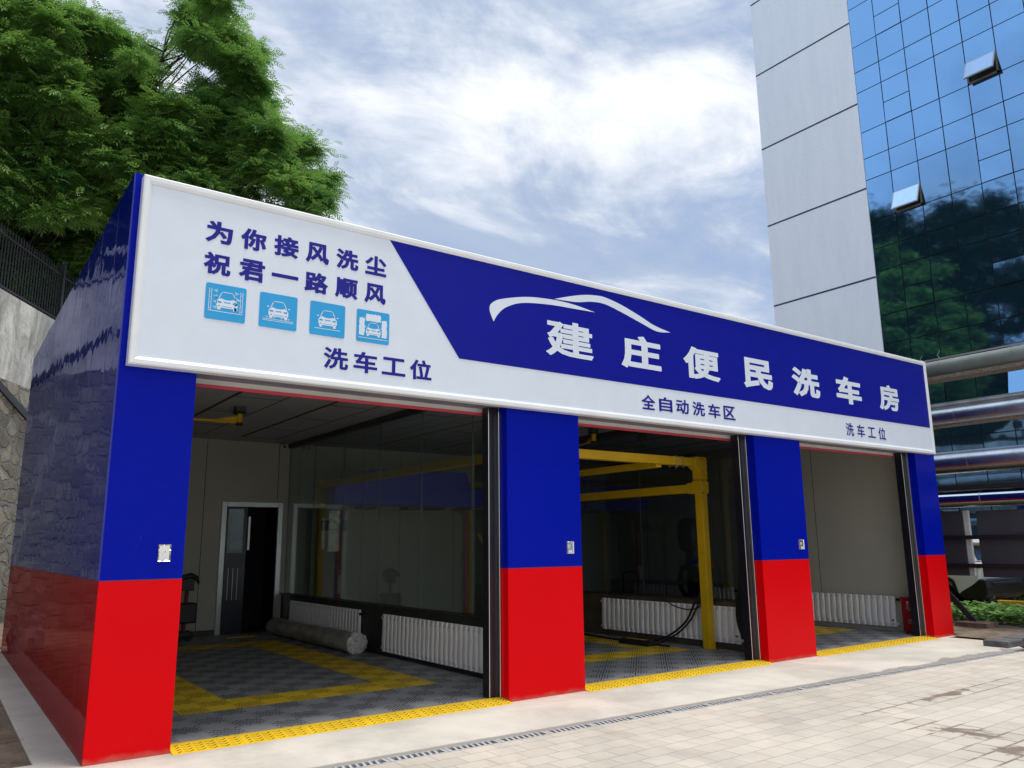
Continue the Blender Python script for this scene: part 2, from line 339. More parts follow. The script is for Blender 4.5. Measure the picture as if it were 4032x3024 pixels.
# ------------------------------------------------------------------ mesh helpers
def wl(o):
    v = Vector((0, 0, 0))
    while o is not None: v = v + o.location; o = o.parent
    return v
class MB:
    def __init__(s): s.v = []; s.f = []; s.m = []
    def add(s, vs, fs, mi=0):
        k = len(s.v); s.v += [tuple(v) for v in vs]; s.f += [tuple(i+k for i in f) for f in fs]; s.m += [mi]*len(fs); return s
    def box(s, x0, x1, y0, y1, z0, z1, mi=0):
        if x0 > x1: x0, x1 = x1, x0
        if y0 > y1: y0, y1 = y1, y0
        if z0 > z1: z0, z1 = z1, z0
        return s.add([(x0,y0,z0),(x1,y0,z0),(x1,y1,z0),(x0,y1,z0),(x0,y0,z1),(x1,y0,z1),(x1,y1,z1),(x0,y1,z1)],
                     [(0,3,2,1),(4,5,6,7),(0,1,5,4),(1,2,6,5),(2,3,7,6),(3,0,4,7)], mi)
    def tube(s, pts, r, n=10, mi=0, cap=True):
        P = [Vector(p) for p in pts]; rr = r if isinstance(r, (list, tuple)) else [r]*len(P); vs = []; prev = None
        for i, p in enumerate(P):
            t = (P[min(i+1, len(P)-1)] - P[max(i-1, 0)]).normalized()
            a = Vector((0, 0, 1)) if abs(t.z) < .9 else Vector((1, 0, 0))
            if prev is not None: a = prev
            u = (a - t*a.dot(t)).normalized(); w = t.cross(u); prev = u
            vs += [p + (u*cos(2*pi*k/n) + w*sin(2*pi*k/n))*rr[i] for k in range(n)]
        fs = [(i*n+k, i*n+(k+1) % n, (i+1)*n+(k+1) % n, (i+1)*n+k) for i in range(len(P)-1) for k in range(n)]
        if cap: fs += [tuple(range(n))[::-1], tuple((len(P)-1)*n+k for k in range(n))]
        return s.add(vs, fs, mi)
    def bar(s, a, b, w, hh, mi=0, upv=(0, 0, 1)):
        a, b = Vector(a), Vector(b); t = (b-a).normalized(); uu = Vector(upv)
        u = (uu - t*uu.dot(t)).normalized(); x = t.cross(u)
        vs = [p + x*sx*w/2 + u*su*hh/2 for p in (a, b) for sx, su in ((-1,-1),(1,-1),(1,1),(-1,1))]
        return s.add(vs, [(0,1,2,3),(7,6,5,4),(0,4,5,1),(1,5,6,2),(2,6,7,3),(3,7,4,0)], mi)
    def prism(s, poly, f0, f1, mi=0):
        """poly in 2d; f0, f1 map a 2d point to 3d at both ends"""
        n = len(poly); vs = [f0(p) for p in poly] + [f1(p) for p in poly]
        fs = [tuple(range(n)), tuple(range(2*n-1, n-1, -1))] + [(i, i+n, (i+1) % n+n, (i+1) % n) for i in range(n)]
        return s.add(vs, fs, mi)
    def plate(s, poly, y, th=.003, mi=0):   # polygon in x,z facing -y
        return s.prism(poly, lambda p: (p[0], y-th, p[1]), lambda p: (p[0], y, p[1]), mi)
    def build(s, name, mats, parent=None, smooth=False, bevel=0.0, seg=2, local=False):
        me = bpy.data.meshes.new(name); off = Vector((0, 0, 0)) if local else wl(parent)
        me.from_pydata([(v[0]-off.x, v[1]-off.y, v[2]-off.z) for v in s.v], [], s.f)
        mats = mats if isinstance(mats, (list, tuple)) else [mats]
        for q in mats: me.materials.append(q)
        if len(mats) > 1: me.polygons.foreach_set('material_index', s.m)
        if smooth: me.polygons.foreach_set('use_smooth', [True]*len(me.polygons))
        me.update(); o = bpy.data.objects.new(name, me); COL.objects.link(o)
        if parent is not None: o.parent = parent
        if smooth: 
            import bmesh
            bm = bmesh.new(); bm.from_mesh(me); bmesh.ops.recalc_face_normals(bm, faces=bm.faces)
            for e in bm.edges:
                if len(e.link_faces) == 2 and e.calc_face_angle() > R(50): e.smooth = False
            bm.to_mesh(me); bm.free()
        else:
            import bmesh
            bm = bmesh.new(); bm.from_mesh(me); bmesh.ops.recalc_face_normals(bm, faces=bm.faces); bm.to_mesh(me); bm.free()
        if bevel:
            bv = o.modifiers.new('bevel', 'BEVEL'); bv.width = bevel; bv.segments = seg; bv.limit_method = 'ANGLE'
        return o
def tag(o, label, cat, group=None):
    o['label'] = label; o['category'] = cat
    if group: o['group'] = group
    return o
def thing(name, label, cat, loc=(0, 0, 0), group=None, rz=0):
    o = bpy.data.objects.new(name, None); COL.objects.link(o); o.location = loc; o.rotation_euler.z = rz; o.empty_display_size = .2
    return tag(o, label, cat, group)
def struct(o): o['kind'] = 'structure'; return o
def stuff(o): o['kind'] = 'stuff'; return o
def dup(root, loc, label=None, group=None, rz=None):
    r = root.copy(); COL.objects.link(r); r.location = loc
    if rz is not None: r.rotation_euler.z = rz
    if label: r['label'] = label
    if group: r['group'] = group
    for ch in list(root.children):
        c = ch.copy(); COL.objects.link(c); c.parent = r
        for g in ch.children:
            e = g.copy(); COL.objects.link(e); e.parent = c
    return r

_fc = bpy.data.curves.new('glyphs', 'FONT'); _fo = bpy.data.objects.new('glyphs', _fc); COL.objects.link(_fo)
_fc.resolution_u = 3
def glyph(ch, bold):
    """one character as flat faces on the em square; bold thickens every stroke by strips along the outline"""
    _fc.body = ch; bpy.context.view_layer.update()
    me = bpy.data.meshes.new_from_object(_fo.evaluated_get(bpy.context.evaluated_depsgraph_get()))
    vs = [(v.co.x, v.co.y, 0.0) for v in me.vertices]; fs = [tuple(p.vertices) for p in me.polygons]
    cnt = {}
    for f in fs:
        for a, b in zip(f, f[1:]+f[:1]): cnt[(min(a, b), max(a, b))] = cnt.get((min(a, b), max(a, b)), 0)+1
    if bold:
        k = 0
        for (a, b), c in cnt.items():
            if c != 1: continue
            A, B = Vector(vs[a][:2]), Vector(vs[b][:2])
            if (B-A).length < 1e-5: continue
            t = (B-A).normalized()*bold; nn = Vector((-t.y, t.x)); e = t*.8; k += 1; ly = .00012+.000012*(k % 60)
            n = len(vs); vs += [(v.x, v.y, ly) for v in (A-e+nn, A-e-nn, B+e-nn, B+e+nn)]; fs.append((n, n+1, n+2, n+3))
    bpy.data.meshes.remove(me); return vs, fs
def put_char(mb, ch, x0, z0, x1, z1, y, bold=.02, natural=False, place=None, mi=0):
    vs, fs = glyph(ch, bold)
    ax = min(v[0] for v in vs); bx = max(v[0] for v in vs); ay = min(v[1] for v in vs); by = max(v[1] for v in vs)
    if natural: ax, bx, ay, by = .04, .96, -.08, .84
    f = place or (lambda u, w, l: (x0+(x1-x0)*u, y-l, z0+(z1-z0)*w))
    mb.add([f((v[0]-ax)/(bx-ax), (v[1]-ay)/(by-ay), v[2]) for v in vs], fs, mi)

# ================================================================== the setting
WD = Vector((.509, .861, 0)).normalized(); WP = Vector((-.494, 13.67, 0)); WN = Vector((-WD.y, WD.x, 0))   # retaining wall line
def wallpt(t, n=0.0, z=0.0): return WP + WD*t + WN*n + Vector((0, 0, z))
WTOP = 7.62
# one far ground sheet, a little lower than everything laid on it
g = MB(); g.add([(-600,-600,-.06),(900,-600,-.06),(900,900,-.06),(-600,900,-.06)], [(0,1,2,3)])
struct(g.build('ground', concrete('far_ground', (.30,.28,.25), (.40,.37,.33))))
DY = lambda x: -1.225 - .0295*x           # centre line of the drain
g = MB(); g.add([(-14,-30,0),(30,-30,0),(30,DY(30)-.068,0),(-14,DY(-14)-.068,0)], [(0,1,2,3)])
g.add([(30,DY(30)-.068,0),(-14,DY(-14)-.068,0),(-14,DY(-14)-.068,-.05),(30,DY(30)-.068,-.05)], [(0,1,2,3)])
struct(g.build('paving', PAVER))
# concrete apron between the drain and the car wash, with a rounded far corner
ap = [(-14, DY(-14)+.068), (12.75, DY(12.75)+.068), (13.05,-1.30), (13.35,-.80), (13.55,-.35), (13.66,-.05), (13.66,.3), (-.01,.3), (-14,.3)]
g = MB(); g.prism(ap, lambda p: (p[0],p[1],-.05), lambda p: (p[0],p[1],.003))
struct(g.build('apron', APRON))
g = MB(); g.box(-.305, 0.02, .305, 9.6, -.05, .006); struct(g.build('concrete_strip', STRIP, bevel=.01))
# bare soil beside and behind the car wash
g = MB(); g.add([(-9,.305,-.012),(-.307,.305,-.012),(-.307,9.6,-.012),(.2,9.6,-.012),(8,26,-.012),(-9,26,-.012)], [(0,1,2,3,4,5)])
struct(g.build('soil', SOIL))
def lump(x0, x1, y0, y1, nx, ny, z0, amp, name, m, cut=None):
    g = MB(); vs = []; n = 0
    for j in range(ny+1):
        for i in range(nx+1):
            x = x0+(x1-x0)*i/nx; y = y0+(y1-y0)*j/ny
            e = min(i, nx-i, j, ny-j); z = z0 if e else -.03
            vs.append((x, y, z + (amp*(sin(x*3.1+y*1.7)+sin(y*4.3-x*2.2)*.7+random.uniform(-.6,.6)) if e else 0)))
    fs = [(j*(nx+1)+i, j*(nx+1)+i+1, (j+1)*(nx+1)+i+1, (j+1)*(nx+1)+i) for j in range(ny) for i in range(nx)]
    if cut: fs = [f for f in fs if not cut(*vs[f[0]][:2])]
    g.add(vs, fs); return g.build(name, m, smooth=True)
struct(lump(13.0, 24.5, -.95, 12, 60, 60, .035, .010, 'soil_bed', SOIL, cut=lambda x, y: x < 13.75 and y > -.12 or (x < 13.6 and y > -.6-1.2*(13.6-x) and x < 13.3)))
# hillside behind the retaining wall
def hillz(t, n): return WTOP-.12 + max(0, min(n, 13.0)-4.0)*.95+max(0, n-13)*.12 + .3*sin(t*.4)*min(1, n/6)
g = MB(); nx, ny = 40, 22
vs = []
for j in range(ny+1):
    for i in range(nx+1):
        t = -34+76*i/nx; n = .25+45*(j/ny)**1.3; p = wallpt(t, n); vs.append((p.x, p.y, hillz(t, n)))
g.add(vs, [(j*(nx+1)+i, j*(nx+1)+i+1, (j+1)*(nx+1)+i+1, (j+1)*(nx+1)+i) for j in range(ny) for i in range(nx)])
struct(g.build('hillside', mat('hill_earth', (.05, .048, .03), .95, var=.4, vs=1.5, bump=.6, bs=6), smooth=True))

# ------------------------------------------------------------------ retaining wall, fence
RW = thing('retaining_wall', 'tall grey retaining wall, rendered above and rubble stone below, behind the car wash', 'wall', WP, rz=math.atan2(WD.y, WD.x))
def lw(mb, name, m, **k): return mb.build(name, m, RW, local=True, **k)
lw(MB().box(-34, 40, 0, .6, -.1, 5.55), 'stone_base', STONE)
lw(MB().box(-34, 40, .10, .6, 5.552, WTOP), 'rendered_top', PLASTER)
FN = thing('iron_fence', 'dark iron picket fence standing along the top of the retaining wall', 'fence', (WP.x, WP.y, WTOP), rz=math.atan2(WD.y, WD.x))
PT = [-.19+3.68*(i-9) for i in range(19)]
for i, a in enumerate(PT):
    p = MB().box(a-.06, a+.06, .24, .36, -.02, 1.74); p.tube([(a,.30,1.74),(a,.30,1.78)], .09, 10); p.tube([(a,.30,1.78),(a,.30,1.84),(a,.30,1.90)], [.075,.085,.02], 10)
    p.build('post', IRON, FN, local=True)
    if i+1 < len(PT):
        b = PT[i+1]; q = MB()
        q.box(a+.06, b-.06, .285, .315, 1.40, 1.445); q.box(a+.06, b-.06, .285, .315, .16, .205)
        n = 28
        for j in range(1, n):
            x = a+(b-a)*j/n; q.box(x-.012, x+.012, .288, .312, .02, 1.58)
            q.add([(x-.014,.286,1.58),(x+.014,.286,1.58),(x+.014,.314,1.58),(x-.014,.314,1.58),(x,.30,1.68)], [(0,1,4),(1,2,4),(2,3,4),(3,0,4)])
        q.build('picket_panel', IRON, FN, local=True)
# sloping metal rail fixed to the stonework, thin pale pole propped against it
RL = thing('handrail', 'dark flat metal rail sloping down across the rubble stone wall', 'handrail', wallpt(0, -.2, 5))
q = MB(); q.bar(wallpt(-2.5, -.12, 6.35), wallpt(6.0, -.12, 3.2), .06, .17)
for t in (-1.5, 1.2, 3.9): q.bar(wallpt(t, -.12, 5.98-(t+1.5)*.371), wallpt(t, .02, 5.98-(t+1.5)*.371), .05, .05)
q.build('rail', IRON, RL)
q = MB(); q.tube([(-.16,10.2,1.35),(-.35,10.05,2.6),(-.6,9.9,3.9)], .022, 8); tag(q.build('pole', mat('pale_pole', (.5,.49,.45), .5)), 'thin pale pole leaning beside the rubble wall at the back left corner', 'pole')

# pale parked van behind the fence pickets
VN = thing('parked_van', 'small white van parked on the terrace behind the picket fence', 'van', wallpt(-.2, 2.4, WTOP), rz=math.atan2(WD.y, WD.x))
prof = [(-2.6,.35),(1.45,.35),(1.55,.6),(1.5,.95),(.95,1.05),(.45,1.62),(.2,1.70),(-2.5,1.70),(-2.62,1.5)]
MB().prism(prof, lambda p: (p[0],-.8,p[1]), lambda p: (p[0],.8,p[1])).build('body', WHITE, VN, local=True, bevel=.06)
MB().box(-.5,.45,-.812,-.80,1.05,1.5).build('window', CARGLASS, VN, local=True)
for x in (-1.9, .85):
    for sgn in (-1, 1):
        MB().tube([(x, sgn*.62, .30),(x, sgn*.83, .30)], .30, 20).build('wheel', RUBBER, VN, local=True)

# ================================================================== the car wash
CW = thing('car_wash_building', 'three bay car wash building clad in gloss blue over red panels', 'building', (6.87, 4.4, 0))
PX = [(0, .643), (4.066, 5.141), (8.515, 9.632), (13.067, 13.748)]
H1, TOP, OPN, CEZ, BK, XR = 1.4, 4.967, 3.22, 3.75, 8.78, 13.748
for i, (a, b) in enumerate(PX):
    q = MB(); q.box(a, b, 0, .13 if 0 < i < 3 else .3, 0, H1, 1); q.box(a, b, 0, .13 if 0 < i < 3 else .3, H1, OPN)
    q.build('pillar', [BLUE, REDP], CW)
    q = MB(); q.box(a+.002 if i else .01, b-.002, -.0015, .0, H1-.004, H1+.004); q.build('trim_line', mat('trim_dark_purple', (.10, .012, .10), .5), CW)  # thin dark purple line where the red panels meet the blue
for (a, b) in ((4.09, 5.12), (8.54, 9.61)):
    q = MB(); q.box(a, b, .132, .30, 0, OPN); q.build('pillar_core', DARK, CW)
q = MB(); q.box(0, XR, 0, .06, OPN, TOP); q.build('fascia', BLUE, CW)
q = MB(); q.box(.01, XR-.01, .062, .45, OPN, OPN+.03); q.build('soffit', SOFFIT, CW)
# left side: gloss sheets, red below, blue above
q = MB(); q.box(-.004, .06, .004, BK, 0, H1); q.build('side_sheet', REDS, CW)
q = MB(); q.box(-.004, .06, .004, BK, H1+.002, TOP); q.build('side_sheet', BLUES, CW)
q = MB(); q.box(-.008, .003, -.005, .010, H1, TOP+.004); q.build('corner_trim', mat('corner_trim_blue', (.006, .018, .32), .35), CW)
q = MB(); q.box(XR-.06, XR, .302, BK, 0, H1); q.build('side_sheet', REDS, CW)
q = MB(); q.box(XR-.06, XR, .302, BK, H1+.002, TOP); q.build('side_sheet', BLUES, CW)
q = MB(); q.box(0, XR, .06, BK, TOP-.05, TOP-.004); q.build('roof', mat('roof_sheet', (.30, .32, .36), .5), CW)
# interior
q = MB(); q.box(.062, .16, .30, BK-.05, 0, CEZ)
for y in (1.2, 2.4, 3.6, 4.8, 6.0, 7.2): q.box(.160, .162, y-.006, y+.006, .12, CEZ, 1)
q.build('inner_wall', [INWALL, SEAM], CW)
q = MB(); q.box(13.50, 13.686, .30, BK-.05, 0, CEZ)
for y in (2.4, 4.8, 7.2): q.box(13.498, 13.50, y-.005, y+.005, .12, CEZ, 1)
q.build('inner_wall', [INWALL, SEAM], CW)
q = MB(); Y0, Y1 = BK-.08, BK   # back wall with a doorway
DX0, DX1, DZ = 3.46, 4.56, 2.49
for x0, x1, z0, z1 in ((.16, DX0, 0, CEZ), (DX0, DX1, DZ, CEZ), (DX1, 13.5, 0, CEZ)): q.box(x0, x1, Y0, Y1, z0, z1)
for x in (1.65, 3.06, 4.50, 5.9, 7.3, 8.7, 10.1, 11.5, 12.9):
    q.box(x-.006, x+.006, Y0-.002, Y0, DZ+.08 if DX0-.1 < x < DX1+.1 else .1, CEZ, 1)
q.build('back_wall', [INWALL, SEAM], CW)
q = MB(); q.box(.16, 3.40, Y0-.02, Y0-.002, 0, .13); q.box(4.63, 13.5, Y0-.02, Y0-.002, 0, .13); q.build('skirting', KERBD, CW)
q = MB(); q.box(.06, XR-.06, .47, BK, CEZ, CEZ+.06)
k = -1
while True:
    x = 2.1+1.41*k; k += 1
    if x > 13.4: break
    if x > .2: q.box(x-.028, x+.028, .5, 8.04, CEZ-.004, CEZ, 1)
    if x+.70 < 13.4:
        q.box(x+.69, x+.71, .5, 8.04, CEZ-.003, CEZ, 1)
        for y in (1.05, 2.46, 3.88, 5.29, 6.70, 8.04): q.box(max(.2, x+.03), x+.69, y-.011, y+.011, CEZ-.003, CEZ, 1)
q.build('ceiling', [CEIL, SEAM], CW)
# door in the back wall: steel frame, half glazed leaf, dark room beyond
q = MB(); q.box(3.40, 3.50, Y0-.04, Y0+.03, .03, 2.54); q.box(4.52, 4.62, Y0-.04, Y0+.03, .03, 2.54); q.box(3.50, 4.52, Y0-.04, Y0+.03, 2.44, 2.54)
q.build('door_frame', ALU, CW, bevel=.006)
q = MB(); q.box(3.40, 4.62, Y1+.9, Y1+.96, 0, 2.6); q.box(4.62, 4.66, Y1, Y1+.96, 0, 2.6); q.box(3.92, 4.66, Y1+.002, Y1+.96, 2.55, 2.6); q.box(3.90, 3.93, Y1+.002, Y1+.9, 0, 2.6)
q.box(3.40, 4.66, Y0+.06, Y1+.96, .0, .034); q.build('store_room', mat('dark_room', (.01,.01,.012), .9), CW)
LV = MB(); ly = Y0+.01
for x0, x1, z0, z1 in ((3.51, 3.92, .035, 1.55), (3.51, 3.555, 1.55, 2.43), (3.87, 3.92, 1.55, 2.43), (3.555, 3.87, 2.40, 2.43)): LV.box(x0, x1, ly, ly+.045, z0, z1)
for j in range(3): LV.box(3.60+.09*j, 3.607+.09*j, ly-.006, ly, .66, 1.26, 1)
leaf = LV.build('door', [mat('door_navy', (.012, .014, .03), .35), ALU], CW)
MB().box(3.555, 3.87, ly+.015, ly+.022, 1.55, 2.40).build('window', GLASS, leaf)
MB().box(3.93, 3.97, ly-.05, ly-.01, 1.60, 2.25).build('handle', ALU, leaf)
# roller shutters rolled up, with their guides
for i in range(3):
    a, b = PX[i][1], PX[i+1][0]
    sh = MB(); sh.box(a+.02, b-.11, .33, .36, 3.172, 3.30); s_ = sh.build('roller_shutter', SHUT, CW)
    MB().box(a+.02, b-.115, .325, .365, 3.142, 3.171).build('bottom_bar', SHUTRED, s_)
    for x, sg in ((b, -1),):
        q = MB(); q.box(x, x+sg*.13, .175, .31, .03, 3.215); q.build('guide_rail', GUIDE, CW)
        q = MB(); q.box(x, x+sg*.022, .132, .172, .03, 3.212); q.box(x+sg*.128, x+sg*.138, .170, .18, .03, 3.212); q.build('guide_edge', CHROME, CW, bevel=.004)
# tiled bay floors
def bay_floor(x0, x1, y0, y1, fr):
    q = MB(); q.box(x0, x1, y0, y1, -.02, .030)
    xa, ya = fr[0], fr[2]; c = .29; r = .7071
    for i in range(int((x0-xa)/c)-1, int((x1-xa)/c)+2):
        for j in range(int((y0-ya)/c)-1, int((y1-ya)/c)+2):
            if (i+j) % 2: continue
            cx, cy = xa+(i+.5)*c, ya+(j+.5)*c
            if cy > 7.6: continue
            for a in range(-5, 6):
                dv = a*.034
                for bq in range(-3, 3):
                    du = (bq+.5)*.066
                    px, py = cx+(du-dv)*r, cy+(du+dv)*r
                    if abs(px-cx) > .128 or abs(py-cy) > .128 or not (x0+.04 < px < x1-.04 and y0+.04 < py < y1-.04): continue
                    L, w = .026, .0074
                    q.add([(px+(su*L-sv*w)*r, py+(su*L+sv*w)*r, .0312) for su, sv in ((-1,-1),(1,-1),(1,1),(-1,1))], [(0,1,2,3)], 2 if fr[0] < px < fr[1] and fr[2] < py < fr[3] and not (fr[0]+.59 < px < fr[1]-.59 and fr[2]+.59 < py < fr[3]-.59) else 1)
    struct(q.build('floor', [tilemat('floor_tiles_%d' % (x0*10), *fr, .59), mat('tile_slot', (.018, .019, .022), .9, var=.1), mat('tile_slot_yellow', (.24, .145, .012), .8, var=.1)]))
bay_floor(.165, 4.60, .19, 8.69, (1.06, 4.02, 1.385, 7.21))
bay_floor(4.80, 9.05, .19, 8.69, (5.70, 8.66, 1.51, 7.33))
bay_floor(9.30, 13.49, .19, 8.69, (10.19, 13.15, 1.45, 7.27))
# yellow edge ramps
def ramp(x0, x1, label):
    t = thing('edge_ramp', label, 'ramp', ((x0+x1)/2, .07, 0), 'yellow edge ramps at the bay thresholds')
    n = int((x1-x0)/.585)+1; e = [x0]+[x1-.585*(n-1-k) for k in range(n-1)]+[x1]; e = sorted(set(e))
    e = [x0+.585*k for k in range(n)]+[x1]
    for a, b in zip(e[:-1], e[1:]):
        if b-a < .03: continue
        f = lambda y: .006 + (.036-.006)*min(1, (y+.085)/.20)
        q = MB(); pr = [(-.085, .002), (.185, .002), (.185, .036), (.115, .036), (-.085, .006)]
        q.prism(pr, lambda p: (a+.0015, p[0], p[1]), lambda p: (b-.0015, p[0], p[1]))
        k = 0
        while True:
            gx = a+.05+.0975*k; k += 1
            if gx > b-.02: break
            for j in range(4):
                gy = -.058+.047*j; rise = .15
                for (dx0, dy0, dx1, dy1, mi, w) in ((-.003, 0, .030, .020, 1, .0055), (-.006, .0, -.048, .016, 2, .006)):
                    ax_, ay_, bx_, by_ = gx+dx0, gy+dy0, gx+dx1, gy+dy1
                    if min(ax_, bx_) < a+.008 or max(ax_, bx_) > b-.008: continue
                    q.add([(ax_, ay_-w, f(ay_-w)+.0014), (bx_, by_-w, f(by_-w)+.0014), (bx_, by_+w, f(by_+w)+.0014), (ax_, ay_+w, f(ay_+w)+.0014)], [(0,1,2,3)], mi)
        q.build('ramp_section', [RAMPY, SLOT, GROOVE], t)
ramp(.646, 4.064, 'yellow chevron edge ramp across the first bay beside the nearest pillar')
ramp(5.144, 8.513, 'yellow chevron edge ramp across the middle bay with the yellow gantry')
ramp(9.635, 13.065, 'yellow chevron edge ramp across the farthest bay beside the red box')
# drain grates
dr = None; L0 = .52
for k in range(27):
    x = -1.66+L0*k
    if dr is None:
        dr = thing('drain_grate', 'grey slotted steel drain grate section laid in line before the car wash', 'drain grate', (x, DY(x), 0), 'drain grate sections in a line before the car wash', rz=-.0295)
        q = MB()
        q.box(.003, L0-.003, -.066, -.052, -.04, .002); q.box(.003, L0-.003, .052, .066, -.04, .002); q.box(.003, .036, -.052, .052, -.04, .0015); q.box(L0-.036, L0-.003, -.052, .052, -.04, .0015)
        for j in range(7): q.bar((.036+.0556*(j+1)-.010, -.052, -.018), (.036+.0556*(j+1)+.010, .052, -.018), .022, .036)
        q.build('grate_bars', GRATE, dr, local=True)
    else: dup(dr, (x, DY(x), 0))
g = MB(); g.prism([(-14, DY(-14)-.068), (14, DY(14)-.068), (14, DY(14)+.068), (-14, DY(-14)+.068)], lambda p: (p[0], p[1], -.058), lambda p: (p[0], p[1], -.052)); struct(g.build('drain_channel', SLOT))

# ------------------------------------------------------------------ sign board
SG = thing('shop_sign', 'long white and blue framed sign board with Chinese lettering over the three bays', 'sign', (6.8, -.05, 4.06))
sy = -.098
MB().box(.075, 13.58, -.096, -.002, 3.215, 4.905).build('board', FACE, SG)
fr = MB(); X0, X1, Z0, Z1 = .054, 13.60, 3.196, 4.925; wf = .072
def frame_bar(a, b, inw):   # mitred, sloped frame profile
    pass
for (A, B, C_, D_) in (((X0,Z0),(X1,Z0),(X1-wf,Z0+wf),(X0+wf,Z0+wf)), ((X1,Z1),(X0,Z1),(X0+wf,Z1-wf),(X1-wf,Z1-wf)), ((X0,Z1),(X0,Z0),(X0+wf,Z0+wf),(X0+wf,Z1-wf)), ((X1,Z0),(X1,Z1),(X1-wf,Z1-wf),(X1-wf,Z0+wf))):
    mid = lambda P, Q, t: (P[0]+(Q[0]-P[0])*t, P[1]+(Q[1]-P[1])*t)
    ring = [[(A, -.004), (A, -.112), (mid(A, D_, .16), -.122), (mid(A, D_, .62), -.122), (D_, -.106), (D_, -.090)], [(B, -.004), (B, -.112), (mid(B, C_, .16), -.122), (mid(B, C_, .62), -.122), (C_, -.106), (C_, -.090)]]
    vs = [(p[0], y, p[1]) for rr in ring for p, y in rr]; n = 6
    MB().add(vs, [(i, i+1, n+i+1, n+i) for i in range(n-1)] + [(n-1, 0, n, 2*n-1), tuple(range(n)), tuple(range(2*n-1, n-1, -1))]).build('frame_bar', FRAMEW, SG)
MB().plate([(2.492, 4.851), (3.363, 3.669), (13.526, 3.679), (13.526, 4.851)], sy).build('blue_band', DBLUE, SG)
def line(name, chars, xs, w, z0, z1, m, y, bold, wide={}):
    q = MB()
    for ch, x in zip(chars, xs):
        nat = ch in '一工'
        put_char(q, ch, x, z0, x+wide.get(ch, w), z1, y, bold, natural=nat)
    q.build(name, m, SG)
line('slogan_line', '为你接风洗尘', [.611+.320*k for k in range(6)], .245, 4.425, 4.637, TXTBLUE, sy-.002, .038)
line('slogan_line', '祝君一路顺风', [.611+.320*k for k in range(6)], .245, 4.118, 4.330, TXTBLUE, sy-.002, .038)
q = MB()
for ch, x0, x1 in (('建',4.579,5.337),('庄',5.809,6.538),('便',6.976,7.735),('民',8.251,8.937),('洗',9.42,10.147),('车',10.604,11.337),('房',11.885,12.53)):
    q = MB(); put_char(q, ch, x0, 3.878, x1, 4.335, sy-.0045, .027 if ch == '建' else .034 if ch in '便房' else .042); q.build('shop_name_character', FACE, SG)
line('bay_caption', '洗车工位', [1.795+.319*k for k in range(4)], .262, 3.372, 3.590, TXTBLUE, sy-.002, .028)
line('bay_caption', '全自动洗车区', [6.142+.323*k for k in range(6)], .250, 3.360, 3.556, TXTBLUE, sy-.002, .024)
line('bay_caption', '洗车工位', [10.789+.322*k for k in range(4)], .225, 3.345, 3.558, TXTBLUE, sy-.002, .016)
def smooth(pts, sharp, n=6):
    out = []; N = len(pts)
    for i in range(N):
        p0, p1, p2, p3 = [np.array(pts[j % N], float) for j in (i-1, i, i+1, i+2)]
        if i % N in sharp: p0 = p1
        if (i+1) % N in sharp: p3 = p2
        for k in range(n):
            t = k/n; out.append(tuple(.5*((2*p1)+(-p0+p2)*t+(2*p0-5*p1+4*p2-p3)*t*t+(-p0+3*p1-3*p2+p3)*t**3)))
    return out
s1 = [(3.822,4.163),(3.775,4.26),(3.767,4.324),(3.80,4.38),(3.93,4.45),(4.311,4.543),(4.722,4.578),(5.05,4.570),(5.378,4.530),(5.065,4.520),(4.637,4.505),(4.23,4.455),(3.995,4.360),(3.879,4.255)]
s2 = [(4.723,4.592),(4.982,4.672),(5.20,4.728),(5.40,4.757),(5.571,4.758),(5.852,4.705),(6.189,4.606),(6.436,4.523),(6.745,4.470),(6.483,4.447),(6.184,4.52),(5.895,4.595),(5.567,4.667),(5.337,4.662),(5.067,4.612)]
q = MB(); q.plate(smooth(s1, {0, 8}), sy-.0031); q.plate(smooth(s2, {0, 8}), sy-.0031); q.build('car_emblem', FACE, SG)
def stroke(q, pts, w, y, mi=0, close=False):
    P = [Vector((a, b)) for a, b in pts]
    if close: P.append(P[0])
    for a, b in zip(P[:-1], P[1:]):
        t = (b-a).normalized(); nn = Vector((-t.y, t.x))*w/2; e = t*w*.3
        q.add([(v.x, y, v.y) for v in (a-e+nn, a-e-nn, b+e-nn, b+e+nn)], [(0,1,2,3)], mi)
def car_front(q, cx, cz, s, y):
    f = lambda pts: [(cx+a*s, cz+b*s) for a, b in pts]
    stroke(q, f([(-.40,.12),(-.27,.42),(-.20,.47),(.20,.47),(.27,.42),(.40,.12)]), .035*s, y)
    q.add([(*(lambda p: (p[0], y, p[1]))(v),) for v in f([(-.40,.12),(-.30,.155),(-.1,.10),(.1,.10),(.30,.155),(.40,.12),(.49,0),(.50,-.18),(.44,-.30),(-.44,-.30),(-.50,-.18),(-.49,0)])], [tuple(range(12))])
    for sg in (-1, 1):
        q.add([(v[0], y, v[1]) for v in f([(sg*.30,-.30),(sg*.44,-.30),(sg*.44,-.40),(sg*.30,-.40)])], [(0,1,2,3)])
        q.add([(v[0], y, v[1]) for v in f([(sg*.48,.14),(sg*.57,.14),(sg*.57,.20),(sg*.50,.20)])], [(0,1,2,3)])
        q.add([(v[0], y-.0006, v[1]) for v in f([(sg*.24,-.01),(sg*.44,.02),(sg*.44,-.07),(sg*.28,-.08)])], [(0,1,2,3)], 1)
        q.add([(v[0], y-.0006, v[1]) for v in f([(sg*.32,-.20),(sg*.42,-.19),(sg*.42,-.23),(sg*.32,-.24)])], [(0,1,2,3)], 1)
    q.add([(v[0], y-.0006, v[1]) for v in f([(-.17,.0),(.17,.0),(.13,-.05),(-.13,-.05)])], [(0,1,2,3)], 1)
    q.add([(v[0], y-.0006, v[1]) for v in f([(-.26,-.215),(.26,-.215),(.24,-.24),(-.24,-.24)])], [(0,1,2,3)], 1)
